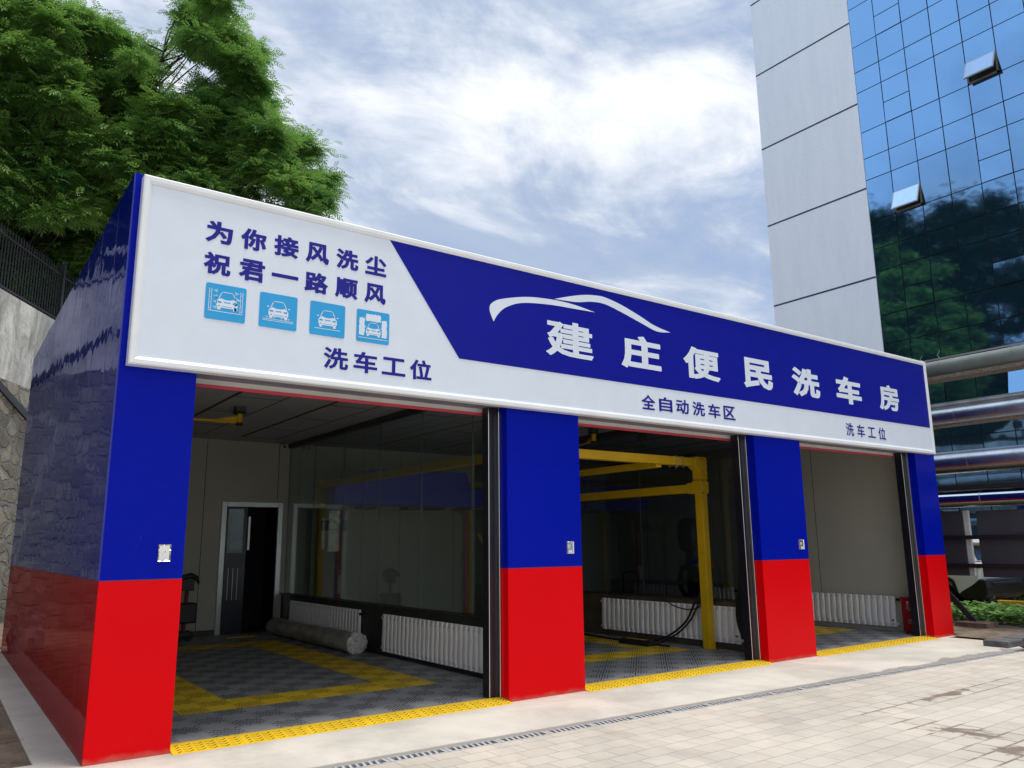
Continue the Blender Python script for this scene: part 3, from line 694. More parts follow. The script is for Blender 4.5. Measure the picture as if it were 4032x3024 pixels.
def icon(x0, kind):
    W_, z0, z1 = .367, 3.696, 4.034; c = .018
    pts = []
    for (cx, cz, a0) in ((x0+W_-c, z0+c, -90), (x0+W_-c, z1-c, 0), (x0+c, z1-c, 90), (x0+c, z0+c, 180)):
        pts += [(cx+c*cos(R(a0+30*k)), cz+c*sin(R(a0+30*k))) for k in range(4)]
    t = MB().plate(pts, sy).build('pictogram', CYAN, SG)
    q = MB(); y = sy-.0042; cx = x0+W_/2
    spr = lambda pts: q.add([(a, y, b) for a, b in pts], [tuple(range(len(pts)))], 2)
    if kind == 0:
        car_front(q, cx+.012, 3.872, .195, y)
        for xa in (x0+.032, x0+.052, x0+W_-.052, x0+W_-.032): stroke(q, [(xa, 3.775), (xa, 3.985)], .005, y)
        for sg, xa in ((1, x0+.032), (-1, x0+W_-.032)):
            for k in range(4):
                zz = 3.80+.052*k; stroke(q, [(xa, zz), (xa+sg*.02, zz)], .005, y); spr([(xa+sg*.028, zz+.012), (xa+sg*.075, zz+.032), (xa+sg*.07, zz-.008)])
        stroke(q, [(x0+.03, 3.775), (x0+W_-.03, 3.775)], .006, y)
    if kind == 1:
        car_front(q, cx, 3.868, .195, y)
        for zz in (3.780, 3.765): stroke(q, [(x0+.035, zz), (x0+W_-.035, zz)], .005, y)
        for k in range(4):
            xa = x0+.075+.07*k; stroke(q, [(xa, 3.765), (xa, 3.785)], .005, y); spr([(xa, 3.785), (xa-.017, 3.808), (xa+.017, 3.808)])
    if kind == 2:
        car_front(q, cx, 3.860, .195, y); stroke(q, [(x0+.05, 3.765), (x0+W_-.05, 3.765)], .006, y)
    if kind == 3:
        car_front(q, cx+.003, 3.828, .165, y); stroke(q, [(x0+.025, 3.740), (x0+W_-.02, 3.740)], .006, y)
        def brush(xa, xb, za, zb):
            n = 14; pts = [(xa+(xb-xa)*k/n, za+random.uniform(-.006, .002)) for k in range(n+1)] + [(xb+random.uniform(-.004, .006), za+(zb-za)*k/n) for k in range(1, n)] + [(xb-(xb-xa)*k/n, zb+random.uniform(-.002, .006)) for k in range(n+1)] + [(xa+random.uniform(-.006, .004), zb-(zb-za)*k/n) for k in range(1, n)]
            q.add([(a, y, b) for a, b in pts], [tuple(range(len(pts)))])
        brush(x0+.03, x0+.085, 3.765, 3.945); brush(x0+W_-.085, x0+W_-.03, 3.765, 3.945); brush(x0+.10, x0+W_-.10, 3.925, 3.995)
    q.build('pictogram_drawing', [FACE, CYAN, SPRAY], t)
for k, x in enumerate((.647, 1.142, 1.640, 2.135)): icon(x, k)

# key switch plates on the pillars
kp = None
for x, lab in ((.425, 'chromed key switch plate on the nearest blue pillar, left of the first bay'), (4.902, 'chromed key switch plate on the blue pillar between the first and middle bays'), (9.412, 'chromed key switch plate on the blue pillar between the middle and farthest bays')):
    if kp is None:
        kp = thing('key_switch', lab, 'switch', (x, 0, 1.54), 'key switch plates on the blue pillars')
        q = MB(); w, hh = .112, .152
        q.add([(x+a, -y, 1.54+b) for a, b, y in ((0,0,.0),(w,0,.0),(w,hh,.0),(0,hh,.0),(.006,.006,.018),(w-.006,.006,.018),(w-.006,hh-.006,.018),(.006,hh-.006,.018),(.016,.016,.008),(w-.016,.016,.008),(w-.016,hh-.016,.008),(.016,hh-.016,.008))],
              [(0,1,5,4),(1,2,6,5),(2,3,7,6),(3,0,4,7),(4,5,9,8),(5,6,10,9),(6,7,11,10),(7,4,8,11),(8,9,10,11)])
        q.build('plate', CHROME, kp)
        q = MB(); q.tube([(x+.058, -.008, 1.54+.086), (x+.058, -.020, 1.54+.086)], .026, 20); q.tube([(x+.058, -.020, 1.54+.086), (x+.058, -.026, 1.54+.086)], .012, 16); q.build('key_barrel', CHROME, kp, smooth=True)
        MB().box(x+.056, x+.060, -.0275, -.026, 1.54+.078, 1.54+.094).build('key_slot', BLACK, kp)
        MB().box(x+.032, x+.084, -.0096, -.008, 1.54+.018, 1.54+.046).build('sticker', WHITE, kp)
    else: dup(kp, (x, 0, 1.54), lab)

# ================================================================== inside the bays
def partition(px, y1, zt, km, lab, joints, gm=None):
    t = thing('glass_partition', lab, 'partition', (px, 4.4, 0))
    q = MB(); q.box(px-.055, px+.055, .34, 8.68, .03, zt); q.box(px-.09, px+.09, .33, 8.69, zt, zt+.022, 1); q.build('plinth', [km, KERBD], t)
    q = MB(); q.box(px-.05, px+.05, .34, 8.68, 3.66, 3.745); q.build('top_track', KERBD, t)
    e = [.36]+joints+[8.67]
    for a, b in zip(e[:-1], e[1:]): q = MB(); q.box(px-.005, px+.005, a+.002, b-.002, zt+.022, 3.66); q.m = [1, 1, 1, 0, 1, 0]; q.build('glass_pane', [gm or GLASS, GEDGE], t)
    return t
partition(4.72, 0, .73, KERBD, 'frameless glass partition on a dark plinth right of the first bay', [1.73, 3.14, 4.54, 5.94, 7.33])
partition(9.17, 0, .75, KERBB, 'frameless glass partition on a brownish plinth right of the middle bay', [1.65, 3.05, 4.45, 5.85, 7.25], clearglass('smoked_glass', (.54, .57, .60)))
rad0 = None
def radiator(xf, ya, z0, label):
    """front face at x = xf, looking toward -x, running back from ya"""
    global rad0
    if rad0 is not None: return dup(rad0, (xf, ya, z0), label)
    t = thing('radiator', label, 'radiator', (xf, ya, z0), 'white column radiators along the bay walls'); n, p, hh = 26, .121, .545
    for k in range(n):
        y = ya+p*k; q = MB()
        prof = [(0, .012), (0, .05), (.004, .09), (.004, .20), (.000, .30), (.006, .42), (.003, .50), (.010, .53)]
        # wavy front fin
        vs = []; Zs = [0, .06, .16, .27, .38, .48, hh]; wv = [.000, .003, .008, .000, -.008, -.003, 0]
        sec = [(.034, .004), (.010, .007), (.002, .018), (.000, .045), (.003, .080), (.010, .103), (.020, .114), (.040, .117)]; ns = len(sec)
        for zz, w in zip(Zs, wv): vs += [(xf+a_+(.008 if zz in (0, hh) else 0), y+b_+w*.8, z0+zz) for a_, b_ in sec]
        fs = [(i*ns+k2, i*ns+k2+1, (i+1)*ns+k2+1, (i+1)*ns+k2) for i in range(len(Zs)-1) for k2 in range(ns-1)] + [tuple(range(ns)), tuple((len(Zs)-1)*ns+k2 for k2 in range(ns))]
        q.add(vs, fs); q.box(xf+.031, xf+.055, y+.03, y+p-.03, z0+.02, z0+hh-.02)
        for zz in (.045, hh-.045):
            for da, db in ((0,0),(.018,.010),(-.018,.010),(.018,-.010),(-.018,-.010),(0,.018),(0,-.018)):
                q.box(xf-.0006, xf+.004, y+.05+da-.004, y+.05+da+.004, z0+zz+db-.005, z0+zz+db+.005, 1)
        if k == 0: q.box(xf-.0014, xf, y+.035, y+.085, z0+.10, z0+.13, 2)
        q.build('section', [RADW, RADM, RED], t, smooth=True)
    q = MB(); q.tube([(xf+.035, ya-.05, z0+.05), (xf+.035, ya+p*n+.02, z0+.05)], .022, 10); q.tube([(xf+.035, ya-.03, z0+hh-.06), (xf+.035, ya+p*n+.02, z0+hh-.06)], .022, 10); q.build('header_pipe', RADW, t)
    q = MB(); q.tube([(xf+.035, ya-.02, z0+hh-.06), (xf+.035, ya-.085, z0+hh-.06)], .026, 10); q.tube([(xf+.035, ya-.06, z0+hh-.06), (xf-.02, ya-.06, z0+hh-.06)], .020, 10); q.build('valve', DARK, t)
    rad0 = t; rad0['reach'] = 0; del rad0['reach']; return t
radiator(4.592, .96, .09, 'white column radiator under the first glass partition, nearest the entrance')
radiator(4.592, 4.90, .10, 'white column radiator behind the long wrapped roll in the first bay')
radiator(9.035, .90, .130, 'white column radiator behind the yellow post in the middle bay')
radiator(13.415, .86, .105, 'white column radiator beside the red box in the farthest bay')
radiator(13.415, 4.55, .12, 'white column radiator seen through the second glass partition behind the black vacuum')
# long wrapped roll lying along the first partition
RO = thing('wrapped_roll', 'long roll wrapped in dull plastic film lying before the far radiator', 'roll', (4.37, 6.3, .03))
q = MB(); vs = []; n = 28; m = 60; fs = []
for i in range(m+1):
    y = 4.47+3.68*i/m
    for k in range(n):
        a = 2*pi*k/n; rr = .155*(1+.035*sin(3*a+y*2)+.025*sin(y*9+a)+.02*random.uniform(-1, 1)+(.03 if i % 9 == 0 else 0))
        vs.append((4.37+rr*1.06*cos(a), y, .03+max(.002, .15+rr*.97*sin(a))))
fs = [(i*n+k, i*n+(k+1) % n, (i+1)*n+(k+1) % n, (i+1)*n+k) for i in range(m) for k in range(n)]
q.add(vs, fs); q.build('film_body', mat('film_grey', (.34, .34, .32), .4, var=.35, vs=4, bump=.6, bs=14), RO, smooth=True)
q = MB(); vs = []; fs = []; rings = 7
for i in range(rings+1):
    f = i/rings; rr0 = .157*math.sqrt(max(0.0, 1-(f*.97)**2)) if i < rings else .012
    for k in range(n):
        a = 2*pi*k/n; rr = rr0*(1+.10*sin(7*a+i*1.3)+.07*random.uniform(-1, 1))
        vs.append((4.37+rr*1.05*cos(a), 4.475-.11*f**1.5+.012*random.uniform(-1, 1), .03+max(.002, .15+rr*sin(a))))
fs = [(i*n+k, i*n+(k+1) % n, (i+1)*n+(k+1) % n, (i+1)*n+k) for i in range(rings) for k in range(n)] + [tuple(rings*n+k for k in range(n))]
q.add(vs, fs); q.build('gathered_end', mat('film_white', (.62, .62, .60), .3, var=.25, vs=9, bump=.7, bs=18), RO)
MB().tube([(4.37, 8.13, .18), (4.37, 8.24, .18)], [.15, .08], 20).build('far_end', mat('film_white', (.4,.4,.4), .3), RO, smooth=True)
# yellow sill strip before the doorway
tag(MB().box(3.44, 3.94, 7.93, 8.02, .0325, .045).build('floor_strip', RAMPY, bevel=.004), 'short yellow strip on the floor in front of the back doorway', 'floor strip')
# hand machine with a black tank beside the doorway
SC = thing('floor_scrubber', 'upright black and red floor machine standing left of the back doorway', 'floor scrubber', (2.72, 8.0, .03))
q = MB(); q.tube([(2.66,8.0,.12),(2.69,8.02,.6),(2.69,8.02,.95)], .035, 10); q.build('column', mat('tool_red', (.20,.015,.012), .5), SC)
q = MB(); q.box(2.50,2.86,7.88,8.2,.34,.69); q.build('tank', BLACK, SC, bevel=.03)
q = MB(); q.tube([(2.52,8,1.04),(2.62,8,1.14),(2.74,8,1.165),(2.84,8,1.12),(2.885,8,1.02)], [.035,.05,.055,.045,.02], 10); q.box(2.60,2.80,7.96,8.06,.90,1.10); q.build('head', BLACK, SC, smooth=True)
for x in (2.56, 2.74): MB().tube([(x,7.97,.125),(x,8.03,.125)], .095, 18).build('wheel', RUBBER, SC)
MB().box(2.52,2.80,7.95,8.15,.10,.2).build('base', BLACK, SC, bevel=.02)
# swing arms under the ceiling
def swing_arm(x, y, ang, lab):
    t = thing('swing_arm', lab, 'swing arm', (0, 0, 3.75)); t.location = (x, y, 3.75)
    MB().box(x-.07, x+.07, y-.07, y+.07, 3.668, 3.75).build('mount', mat('mount_grey', (.06,.07,.08), .5), t, bevel=.004)
    q = MB(); q.tube([(x,y,3.668),(x,y,3.63)], .10, 18); q.tube([(x,y,3.50),(x,y,3.46)], .055, 16); q.build('collar', BLACK, t)
    MB().tube([(x,y,3.63),(x,y,3.50)], .045, 16).build('spindle', YELL, t, smooth=True)
    dx, dy = cos(ang), sin(ang)
    MB().tube([(x+.03*dx,y+.03*dy,3.505),(x+2.0*dx,y+2.0*dy,3.47)], .020, 10).build('arm', YELL, t, smooth=True)
    MB().prism([(.04,3.60),(.04,3.52),(.45,3.50)], lambda p: (x+p[0]*dx-.006*dy, y+p[0]*dy+.006*dx, p[1]), lambda p: (x+p[0]*dx+.006*dy, y+p[0]*dy-.006*dx, p[1])).build('gusset', YELL, t)
    q = MB(); q.tube([(x+.08*cos(a)-.02, y+.12+.08*sin(a), 3.56) for a in np.linspace(0, 5.2, 12)], .010, 6); q.build('hose_stub', BLACK, t)
swing_arm(2.45, 4.70, R(186), 'yellow swing arm hung from the ceiling of the first bay')
swing_arm(8.55, 3.55, R(75), 'swing arm hung from the ceiling above the yellow gantry')
for x, y, lab in ((4.55, 8.62, 'small white security camera on the back wall, first bay side of the glass'), (5.05, 8.62, 'small security camera on the back wall seen through the first glass partition')):
    t = thing('security_camera', lab, 'camera', (x, y, 3.68), 'security cameras on the back wall')
    q = MB(); q.tube([(x, 8.70, 3.71), (x, y+.03, 3.70)], .02, 8); q.build('bracket', WHITE, t)
    MB().tube([(x, y+.03, 3.70), (x-.02, y-.12, 3.665)], .042, 14).build('housing', WHITE, t, smooth=True)
    MB().tube([(x-.02, y-.121, 3.665), (x-.022, y-.135, 3.662)], .034, 14).build('lens', BLACK, t)

# yellow gantry in the middle bay
GN = thing('yellow_gantry', 'yellow square tube gantry frame standing in the middle bay', 'gantry', (7.1, 4.8, .03))
for x, y in ((8.91, 1.40), (5.30, 1.40), (8.91, 8.35), (5.30, 8.35)): MB().box(x-.065, x+.065, y-.075, y+.075, .03, 2.66).build('post', YELL, GN, bevel=.01)
MB().box(5.24, 8.80, 1.33, 1.47, 2.868, 3.0).build('cross_beam', YELL, GN, bevel=.008)
MB().box(5.24, 8.80, 8.28, 8.42, 2.868, 3.0).build('cross_beam', YELL, GN, bevel=.008)
for x in (5.30,): MB().box(x-.06, x+.06, 1.475, 8.275, 2.83, 2.96).build('side_rail', YELL, GN, bevel=.008)
MB().box(7.99, 8.11, 1.475, 8.275, 2.828, 2.93).build('side_rail', YELL, GN, bevel=.008)
MB().box(8.85, 8.97, 1.60, 8.25, 2.46, 2.595).build('side_rail', YELL, GN, bevel=.008)
for x, y, sg in ((8.91, 1.40, 1), (5.30, 8.35, -1)):
    q = MB(); pts = []
    for k in range(7): pts.append((x+sg*(.09-.05+.05*cos(R(90-15*k))), 3.02-.05+.05*sin(R(90-15*k))))
    poly = [(x-sg*.12, 3.02)] + pts + [(x+sg*.085, 2.66), (x-sg*.085, 2.66), (x-sg*.085, 2.80), (x-sg*.16, 2.868), (x-sg*.16, 2.845), (x-sg*.12, 2.845)]
    poly = [(x-sg*.18, 3.02)] + pts + [(x+sg*.09, 2.66), (x-sg*.08, 2.66), (x-sg*.08, 2.80), (x-sg*.18, 2.86)]
    q.prism(poly, lambda p: (p[0], y-.085, p[1]), lambda p: (p[0], y+.085, p[1])); q.build('corner_bracket', YELL, GN, bevel=.006)
q = MB(); q.box(8.82, 9.0, 1.305, 1.495, 2.43, 2.64); q.box(8.83, 8.99, 1.495, 1.62, 2.44, 2.615); q.build('clamp_block', YELL, GN, bevel=.006)
q = MB()
for z in (2.44, 2.625): 
    for dx in (-.07, .07): q.tube([(8.91+dx, 1.30, z), (8.91+dx, 1.29, z)], .012, 8)
for x, z in ((8.985, 2.72), (8.985, 2.82), (8.985, 2.92), (8.87, 2.985)): q.tube([(x, 1.317, z), (x, 1.305, z)], .010, 8)
q.build('bolt', DARK, GN)
for x in (8.30, 8.44):
    q = MB(); q.tube([(x, 1.322, 2.83), (x, 1.322, 3.008), (x, 1.478, 3.008), (x, 1.478, 2.83)], .008, 8); q.box(x-.02, x+.02, 1.31, 1.49, 2.85, 2.862); q.build('u_bolt', STEEL, GN)
# blue wash machine at the back of the middle bay
BM = thing('wash_machine', 'big blue wash machine body on dark red legs at the back of the middle bay', 'wash machine', (6.7, 7.2, .03))
q = MB(); q.prism([(4.99, 2.44), (8.46, 2.44), (8.46, 2.80), (8.05, 2.86), (7.95, 3.16), (5.75, 3.14), (5.55, 2.92), (4.99, 2.78)], lambda p: (p[0], 6.95, p[1]), lambda p: (p[0], 7.45, p[1])); q.build('body', MACH, BM, bevel=.02)
for x in (5.20, 8.10):
    sg = 1 if x < 6 else -1
    q = MB(); q.tube([(x, 7.2, .05), (x, 7.2, 2.15), (x+sg*.05, 7.2, 2.30), (x+sg*.22, 7.2, 2.46)], .055, 12); q.box(x-.13, x+.13, 7.05, 7.35, .03, .06); q.build('leg', DRED, BM, smooth=True)
for x in (5.75, 6.75, 7.3, 8.0): MB().box(x-.16, x+.16, 7.02, 7.38, 2.37, 2.438).build('nozzle_bar', BLACK, BM)
q = MB(); q.box(4.83, 5.30, 7.05, 7.2, 1.95, 2.14); q.build('side_unit', BLACK, BM, bevel=.01)
q = MB(); q.tube([(5.15, 7.2, 3.05), (5.55, 7.2, 3.05)], .09, 16); q.tube([(5.5, 7.2, 3.05), (5.62, 7.2, 3.05)], .11, 16); q.build('motor', mat('motor_grey', (.16,.16,.17), .5, .4), BM, smooth=True)
MB().tube([(5.22, 7.12, .78), (5.22, 7.12, 1.12)], .045, 12).build('canister', WHITE, BM, smooth=True)
q = MB(); q.bar((8.2, 6.9, 1.9), (8.9, 6.3, .2), .06, .06); q.build('brace', YELL, BM)
# wheel stop and hoses on the middle bay floor
WS = thing('wheel_stop', 'black rubber wheel stop with yellow bands on the middle bay floor', 'wheel stop', (8.45, 2.53, .032))
q = MB(); q.prism([(8.345, .032), (8.565, .032), (8.515, .115), (8.395, .115)], lambda p: (p[0], 2.18, p[1]), lambda p: (p[0], 2.88, p[1])); q.build('body', RUBBER, WS, bevel=.012)
q = MB(); q.add([(8.425, 2.32, .1162), (8.485, 2.32, .1162), (8.485, 2.78, .1162), (8.425, 2.78, .1162)], [(0,1,2,3)]); q.build('yellow_band', RAMPY, WS)
def hose(name, pts, r, lab, m=RUBBER):
    P = smooth3(pts); tag(MB().tube(P, r, 8).build(name, m, smooth=True), lab, 'hose')
def smooth3(pts, n=8):
    out = []; N = len(pts)
    for i in range(N-1):
        p0, p1, p2, p3 = [np.array(pts[min(max(j, 0), N-1)], float) for j in (i-1, i, i+1, i+2)]
        for k in range(n):
            t = k/n; out.append(tuple(.5*((2*p1)+(-p0+p2)*t+(2*p0-5*p1+4*p2-p3)*t*t+(-p0+3*p1-3*p2+p3)*t**3)))
    return out + [tuple(pts[-1])]
hose('air_hose', [(8.97,1.55,1.30),(8.90,1.50,.90),(8.86,1.62,.70),(8.84,1.80,.42),(8.80,2.10,.20),(8.72,2.40,.075),(8.60,2.70,.05),(8.62,3.6,.05),(8.75,4.5,.05)], .017, 'black hose curving from the yellow post down to the wheel stop')
hose('air_hose', [(8.99,1.52,1.2),(8.93,1.46,.90),(8.89,1.56,.70),(8.88,1.74,.44),(8.85,2.0,.22),(8.78,2.28,.07),(8.68,2.32,.05),(8.55,2.10,.05),(8.60,1.95,.045)], .015, 'thin black hose just in front of the other hose by the post')
hose('loop_hose', [(9.0,2.43,1.0),(8.98,2.40,.78),(8.96,2.22,.66),(8.94,1.90,.60),(8.92,1.62,.63),(8.95,1.5,.72)], .010, 'thin slack black cable looping over the radiator in the middle bay')
# hose bundle and white socket box behind the third pillar
HB = thing('hose_bundle', 'black hose bundle hanging on the partition end beside the third pillar', 'hose')
HB.location = (9.03, .7, .9)
for dy in (0, .05, -.04):
    MB().tube(smooth3([(9.03, .74+dy, 1.5), (9.03, .78+dy, 1.05), (9.02, .86+dy, .65), (9.02, .84+dy, .40), (9.03, .74+dy, .22), (9.06, .68, .35)]), .024, 8).build('hose', RUBBER, HB, smooth=True)
SB = thing('socket_box', 'white plastic socket box by the hose bundle behind the third pillar', 'box', (9.02, .66, .58))
MB().box(8.99, 9.09, .60, .72, .52, .67).build('housing', WHITE, SB, bevel=.01); MB().box(8.98, 8.989, .63, .69, .56, .63).build('cover', ALU, SB, bevel=.003)
# vacuum machine in the farthest bay, seen dark through the glass
VC = thing('vacuum_cleaner', 'tall black vacuum machine seen through the second glass partition', 'vacuum cleaner', (10.0, 2.7, .03))
q = MB(); q.tube([(10,2.70,1.50),(10,2.70,1.56),(10,2.70,1.75),(10,2.70,2.0),(10,2.70,2.10)], [.10,.17,.20,.19,.10], 20); q.build('motor_head', BLACK, VC, smooth=True)
q = MB(); q.tube([(10,2.66,.08),(10,2.66,1.5)], .10, 16); q.box(9.8,10.2,2.45,2.9,.03,.10); q.build('column', BLACK, VC)
MB().tube([(10,2.72+.24*cos(a),.98+.28*sin(a)) for a in np.linspace(0, 6.0, 22)], .045, 10).build('suction_hose', RUBBER, VC, smooth=True)
q = MB(); q.tube([(9.95,2.84,1.255),(9.95,2.70,1.295),(9.95,2.58,1.32)], .018, 8); q.build('wand', YELL, VC, smooth=True)
q = MB(); q.tube([(9.95,2.60,1.31),(9.95,2.42,1.36)], .045, 10); q.build('grip', MACH, VC, smooth=True)
q = MB(); q.tube([(9.95,2.16,1.33),(9.95,2.14,1.26),(9.95,2.12,1.20)], [.03,.04,.02], 10); q.bar((9.95,2.6,1.36),(9.95,2.16,1.32),.02,.02); q.build('red_nozzle', mat('nozzle_red', (.6,.03,.02), .5), VC, smooth=True)
# green mitt lying on the far radiator
q = MB(); vs = []; n = 20
for i in range(9):
    f = i/8
    for k in range(n):
        a = 2*pi*k/n; rr = math.sqrt(max(0, 1-f*f))*(1+.06*random.uniform(-1, 1))
        vs.append((13.44+.055*rr*cos(a), 4.76+.20*rr*sin(a), .667+.085*f))
q.add(vs, [(i*n+k, i*n+(k+1) % n, (i+1)*n+(k+1) % n, (i+1)*n+k) for i in range(8) for k in range(n)]+[tuple(range(n))])
tag(q.build('wash_mitt', mat('mitt_green', (.20,.42,.015), .95, var=.3, vs=60, bump=.9, bs=120), smooth=True), 'bright green wash mitt lying on top of a radiator behind glass', 'wash mitt')
# red extinguisher box
XB = thing('extinguisher_box', 'dark red fire extinguisher box standing beside the last radiator', 'extinguisher box', (13.36, .62, .03))
bx0, by0, by1 = 13.17, .17, .60
q = MB(); q.box(bx0, 13.47, by0, by1, .07, .63); q.box(bx0+.02, 13.45, by0+.03, by1-.03, .03, .07); q.build('cabinet', REDBOX, XB, bevel=.008)
q = MB(); q.box(bx0-.012, 13.48, by0-.012, by1+.012, .631, .66); q.build('lid', REDBOX, XB, bevel=.006)
q = MB(); q.tube([(13.25,.4,.66),(13.25,.4,.70),(13.40,.4,.70),(13.40,.4,.66)], .008, 8); q.build('lid_handle', CHROME, XB)
q = MB(); q.box(bx0-.001, bx0, by0+.01, by1-.01, .372, .376); q.build('panel_line', SLOT, XB)
q = MB()
def redtext(s, ya, yb, z0, z1, bold=.01):
    n = len(s); w = (ya-yb)/n
    for k, ch in enumerate(s):
        a = ya-w*k-.08*w; b = ya-w*(k+1)+.08*w
        put_char(q, ch, 0, 0, 1, 1, 0, bold, place=lambda u, v, l, a=a, b=b: (bx0-.002-l, a+(b-a)*u, z0+(z1-z0)*v))
redtext('灭火器箱', .52, .26, .455, .515); redtext('火警119', .51, .24, .235, .285)
for zz in (.437, .212): q.box(bx0-.0016, bx0-.001, .27, .50, zz, zz+.008)
q.tube([(bx0-.001, .48, .575), (bx0-.0018, .48, .575)], .022, 16); q.box(bx0-.0018, bx0-.001, .46, .50, .535, .548)
q.build('lettering', mat('faded_white', (.55,.42,.42), .6), XB)
# white valve pipe above the box
tag(MB().tube([(13.12,.24,.56),(13.12,.24,.62),(13.12,.32,.66),(13.12,.32,.78)], .018, 8).build('drain_hose', WHITE, smooth=True), 'short white pipe bend above the red extinguisher box', 'pipe')
# trolley in the middle bay, seen past the second pillar
TR = thing('hand_trolley', 'small dark hand trolley with a yellow band, dim behind the second glass partition', 'trolley', (11.2, 5.6, .03))
q = MB(); q.tube([(11.0,5.5,.2),(11.0,5.5,1.0),(11.05,5.45,1.06),(11.15,5.3,1.06),(11.2,5.25,1.0),(11.2,5.25,.2)], .02, 8); q.build('handle', BLACK, TR, smooth=True)
MB().box(11.0, 11.4, 4.7, 5.5, .14, .5).build('deck', DARK, TR, bevel=.02); MB().box(10.99, 10.998, 4.75, 5.2, .50, .56).build('yellow_band', YELL, TR)
for y in (4.8, 5.4): MB().tube([(11.02, y, .10), (11.07, y, .10)], .07, 14).build('wheel', RUBBER, TR)
# plastic sacks at the back corner
FILM = clearglass('thin_plastic_film', (.80, .78, .79), 1.6)
def sackmat():
    m, t, b, L = newmat('crumpled_plastic'); b.inputs['Base Color'].default_value = (.55, .53, .54, 1); b.inputs['Roughness'].default_value = .25
    tr = t.n('ShaderNodeBsdfTransparent', {'Color': (.85, .82, .83, 1)})
    mx = t.n('ShaderNodeMixShader', {0: .38, 1: b.outputs[0], 2: tr.outputs[0]}); L.new(mx.outputs[0], m.node_tree.nodes['Material Output'].inputs[0]); return m
SACK = sackmat()
for (x, y, s, lab) in ((-.20, 8.75, 1.0, 'clear crumpled plastic sack closest to the glossy side wall corner'), (-.52, 9.0, .92, 'clear crumpled plastic sack left of the other one by the rubble wall'), (-.17, 8.35, .55, 'small low plastic bag in front of the two taller sacks')):
    q = MB(); n = 22; vs = []; Zs = [0, .08, .2, .32, .42, .50, .58]; Rr = [.13, .17, .17, .15, .09, .11, .14]
    for zz, rr in zip(Zs, Rr):
        for k in range(n):
            a = 2*pi*k/n; f = 1+.22*random.uniform(-1, 1); vs.append((x+rr*s*f*cos(a)*.8, y+rr*s*f*sin(a), zz*s*(1+.05*random.uniform(-1, 1))))
    q.add(vs, [(i*n+k, i*n+(k+1) % n, (i+1)*n+(k+1) % n, (i+1)*n+k) for i in range(len(Zs)-1) for k in range(n)]+[tuple(range(n))])
    tag(q.build('plastic_sack', SACK), lab, 'plastic sack', 'plastic sacks at the back corner')

# ================================================================== right-hand side
# kerb stones at the end of the drain
for (x0, x1, y0, y1, hh, lab) in ((12.62, 13.18, -1.36, -.98, .10, 'dark kerb stone touching the end of the apron and drain'), (13.20, 14.1, -1.42, -1.02, .11, 'long dark kerb stone right of the other one at the soil bed')):
    tag(MB().box(x0, x1, y0, y1, -.02, hh).build('kerb_stone', mat('kerb_stone', (.10,.10,.105), .85, var=.3, vs=7, bump=.5), bevel=.02), lab, 'kerb stone', 'dark kerb stones by the soil bed')
# pipe rack
RK = thing('pipe_rack', 'steel rack with a slanting dark brace carrying the big lagged pipes', 'pipe rack', (16, 2, 0))
for y in (3.4, -4.2, 11.0):
    MB().box(16.35, 16.5, y-.07, y+.07, -.02, 5.5).build('post', DARK, RK)
    for z in (2.98, 3.98, 4.90): MB().box(15.6, 16.5, y-.05, y+.05, z-.10, z-.005).build('bracket', DARK, RK)
    MB().box(15.7, 16.5, y-.05, y+.05, 2.24, 2.29).build('bracket', DARK, RK)
q = MB(); a, b = Vector((15.2,.305,.115)), Vector((15.2, 2.3, 2.44)); q.bar(a, b, .012, .10); q.bar(a+Vector((.05,0,.03)), b+Vector((.05,0,.03)), .10, .012); q.build('brace', DARK, RK)
q = MB(); q.box(14.95, 15.42, -.02, .56, -.02, .13); q.build('footing', mat('old_brick_footing', (.15,.095,.075), .9, var=.35, vs=6, bump=.7), RK, bevel=.012)
PIPE_G = 'lagged pipes along the pipe rack'
def pipe(z, r, m, lab, extra=None, x=16.0):
    t = thing('lagged_pipe', lab, 'pipe', (x, 2, z), PIPE_G)
    o = MB().tube([(x, -9, z), (x, 16, z)], r, 40).build('jacket', m, t, smooth=True)
    for y in (-2.9, -1.15+(z-3)*.2, .32+(z-3)*.17, 2.6): MB().tube([(x, y-.012, z), (x, y+.012, z)], r+.004, 40).build('joint_band', STEEL if m is not DULL else DULL, t, smooth=True)
    if extra: extra(t)
    return t
def ex1(t):
    q = MB(); q.box(15.70, 15.74, -9, 16, 5.395, 5.425); q.build('top_edge', ALU, t)
    q = MB(); q.box(15.76, 16.2, -9, 16, 4.985, 5.06); q.build('cable_tray', MESHB, t)
    for w in ([(15.73,.62,5.42),(15.73,.66,5.50),(15.73,.60,5.58)], [(15.73,.95,5.40),(15.73,1.03,5.46),(15.73,.98,5.54)]): MB().tube(w, .006, 6).build('loose_wire', ALU, t)
pipe(5.215, .215, DULL, 'dull greenish lagged pipe at the top of the pipe rack', ex1)
def ex2(t):
    q = MB(); q.tube([(16.02, -9, 4.435), (16.02, 16, 4.435)], .085, 24); q.build('small_pipe', mat('lagging_grey', (.30,.29,.27), .4, .5, var=.2), t, smooth=True)
    q = MB(); q.box(15.93, 16.15, -9, 16, 4.0, 4.05); q.build('mesh_strip', MESHB, t)
pipe(4.225, .195, FOIL, 'shiny lagged pipe with a small pipe on it, second from the top', ex2)
pipe(3.243, .232, FOIL, 'thick silver lagged pipe in the middle of the rack')
tag(MB().box(15.85, 16.25, -9, 16, 2.665, 2.765).build('steel_beam', mat('black_beam', (.008,.008,.009), .6), bevel=.01), 'black steel beam running between the silver pipes', 'beam')
pipe(2.478, .162, mat('polished_jacket', (.62,.62,.62), .12, 1.0, var=.05), 'polished lowest pipe on the rack mirroring the car wash')
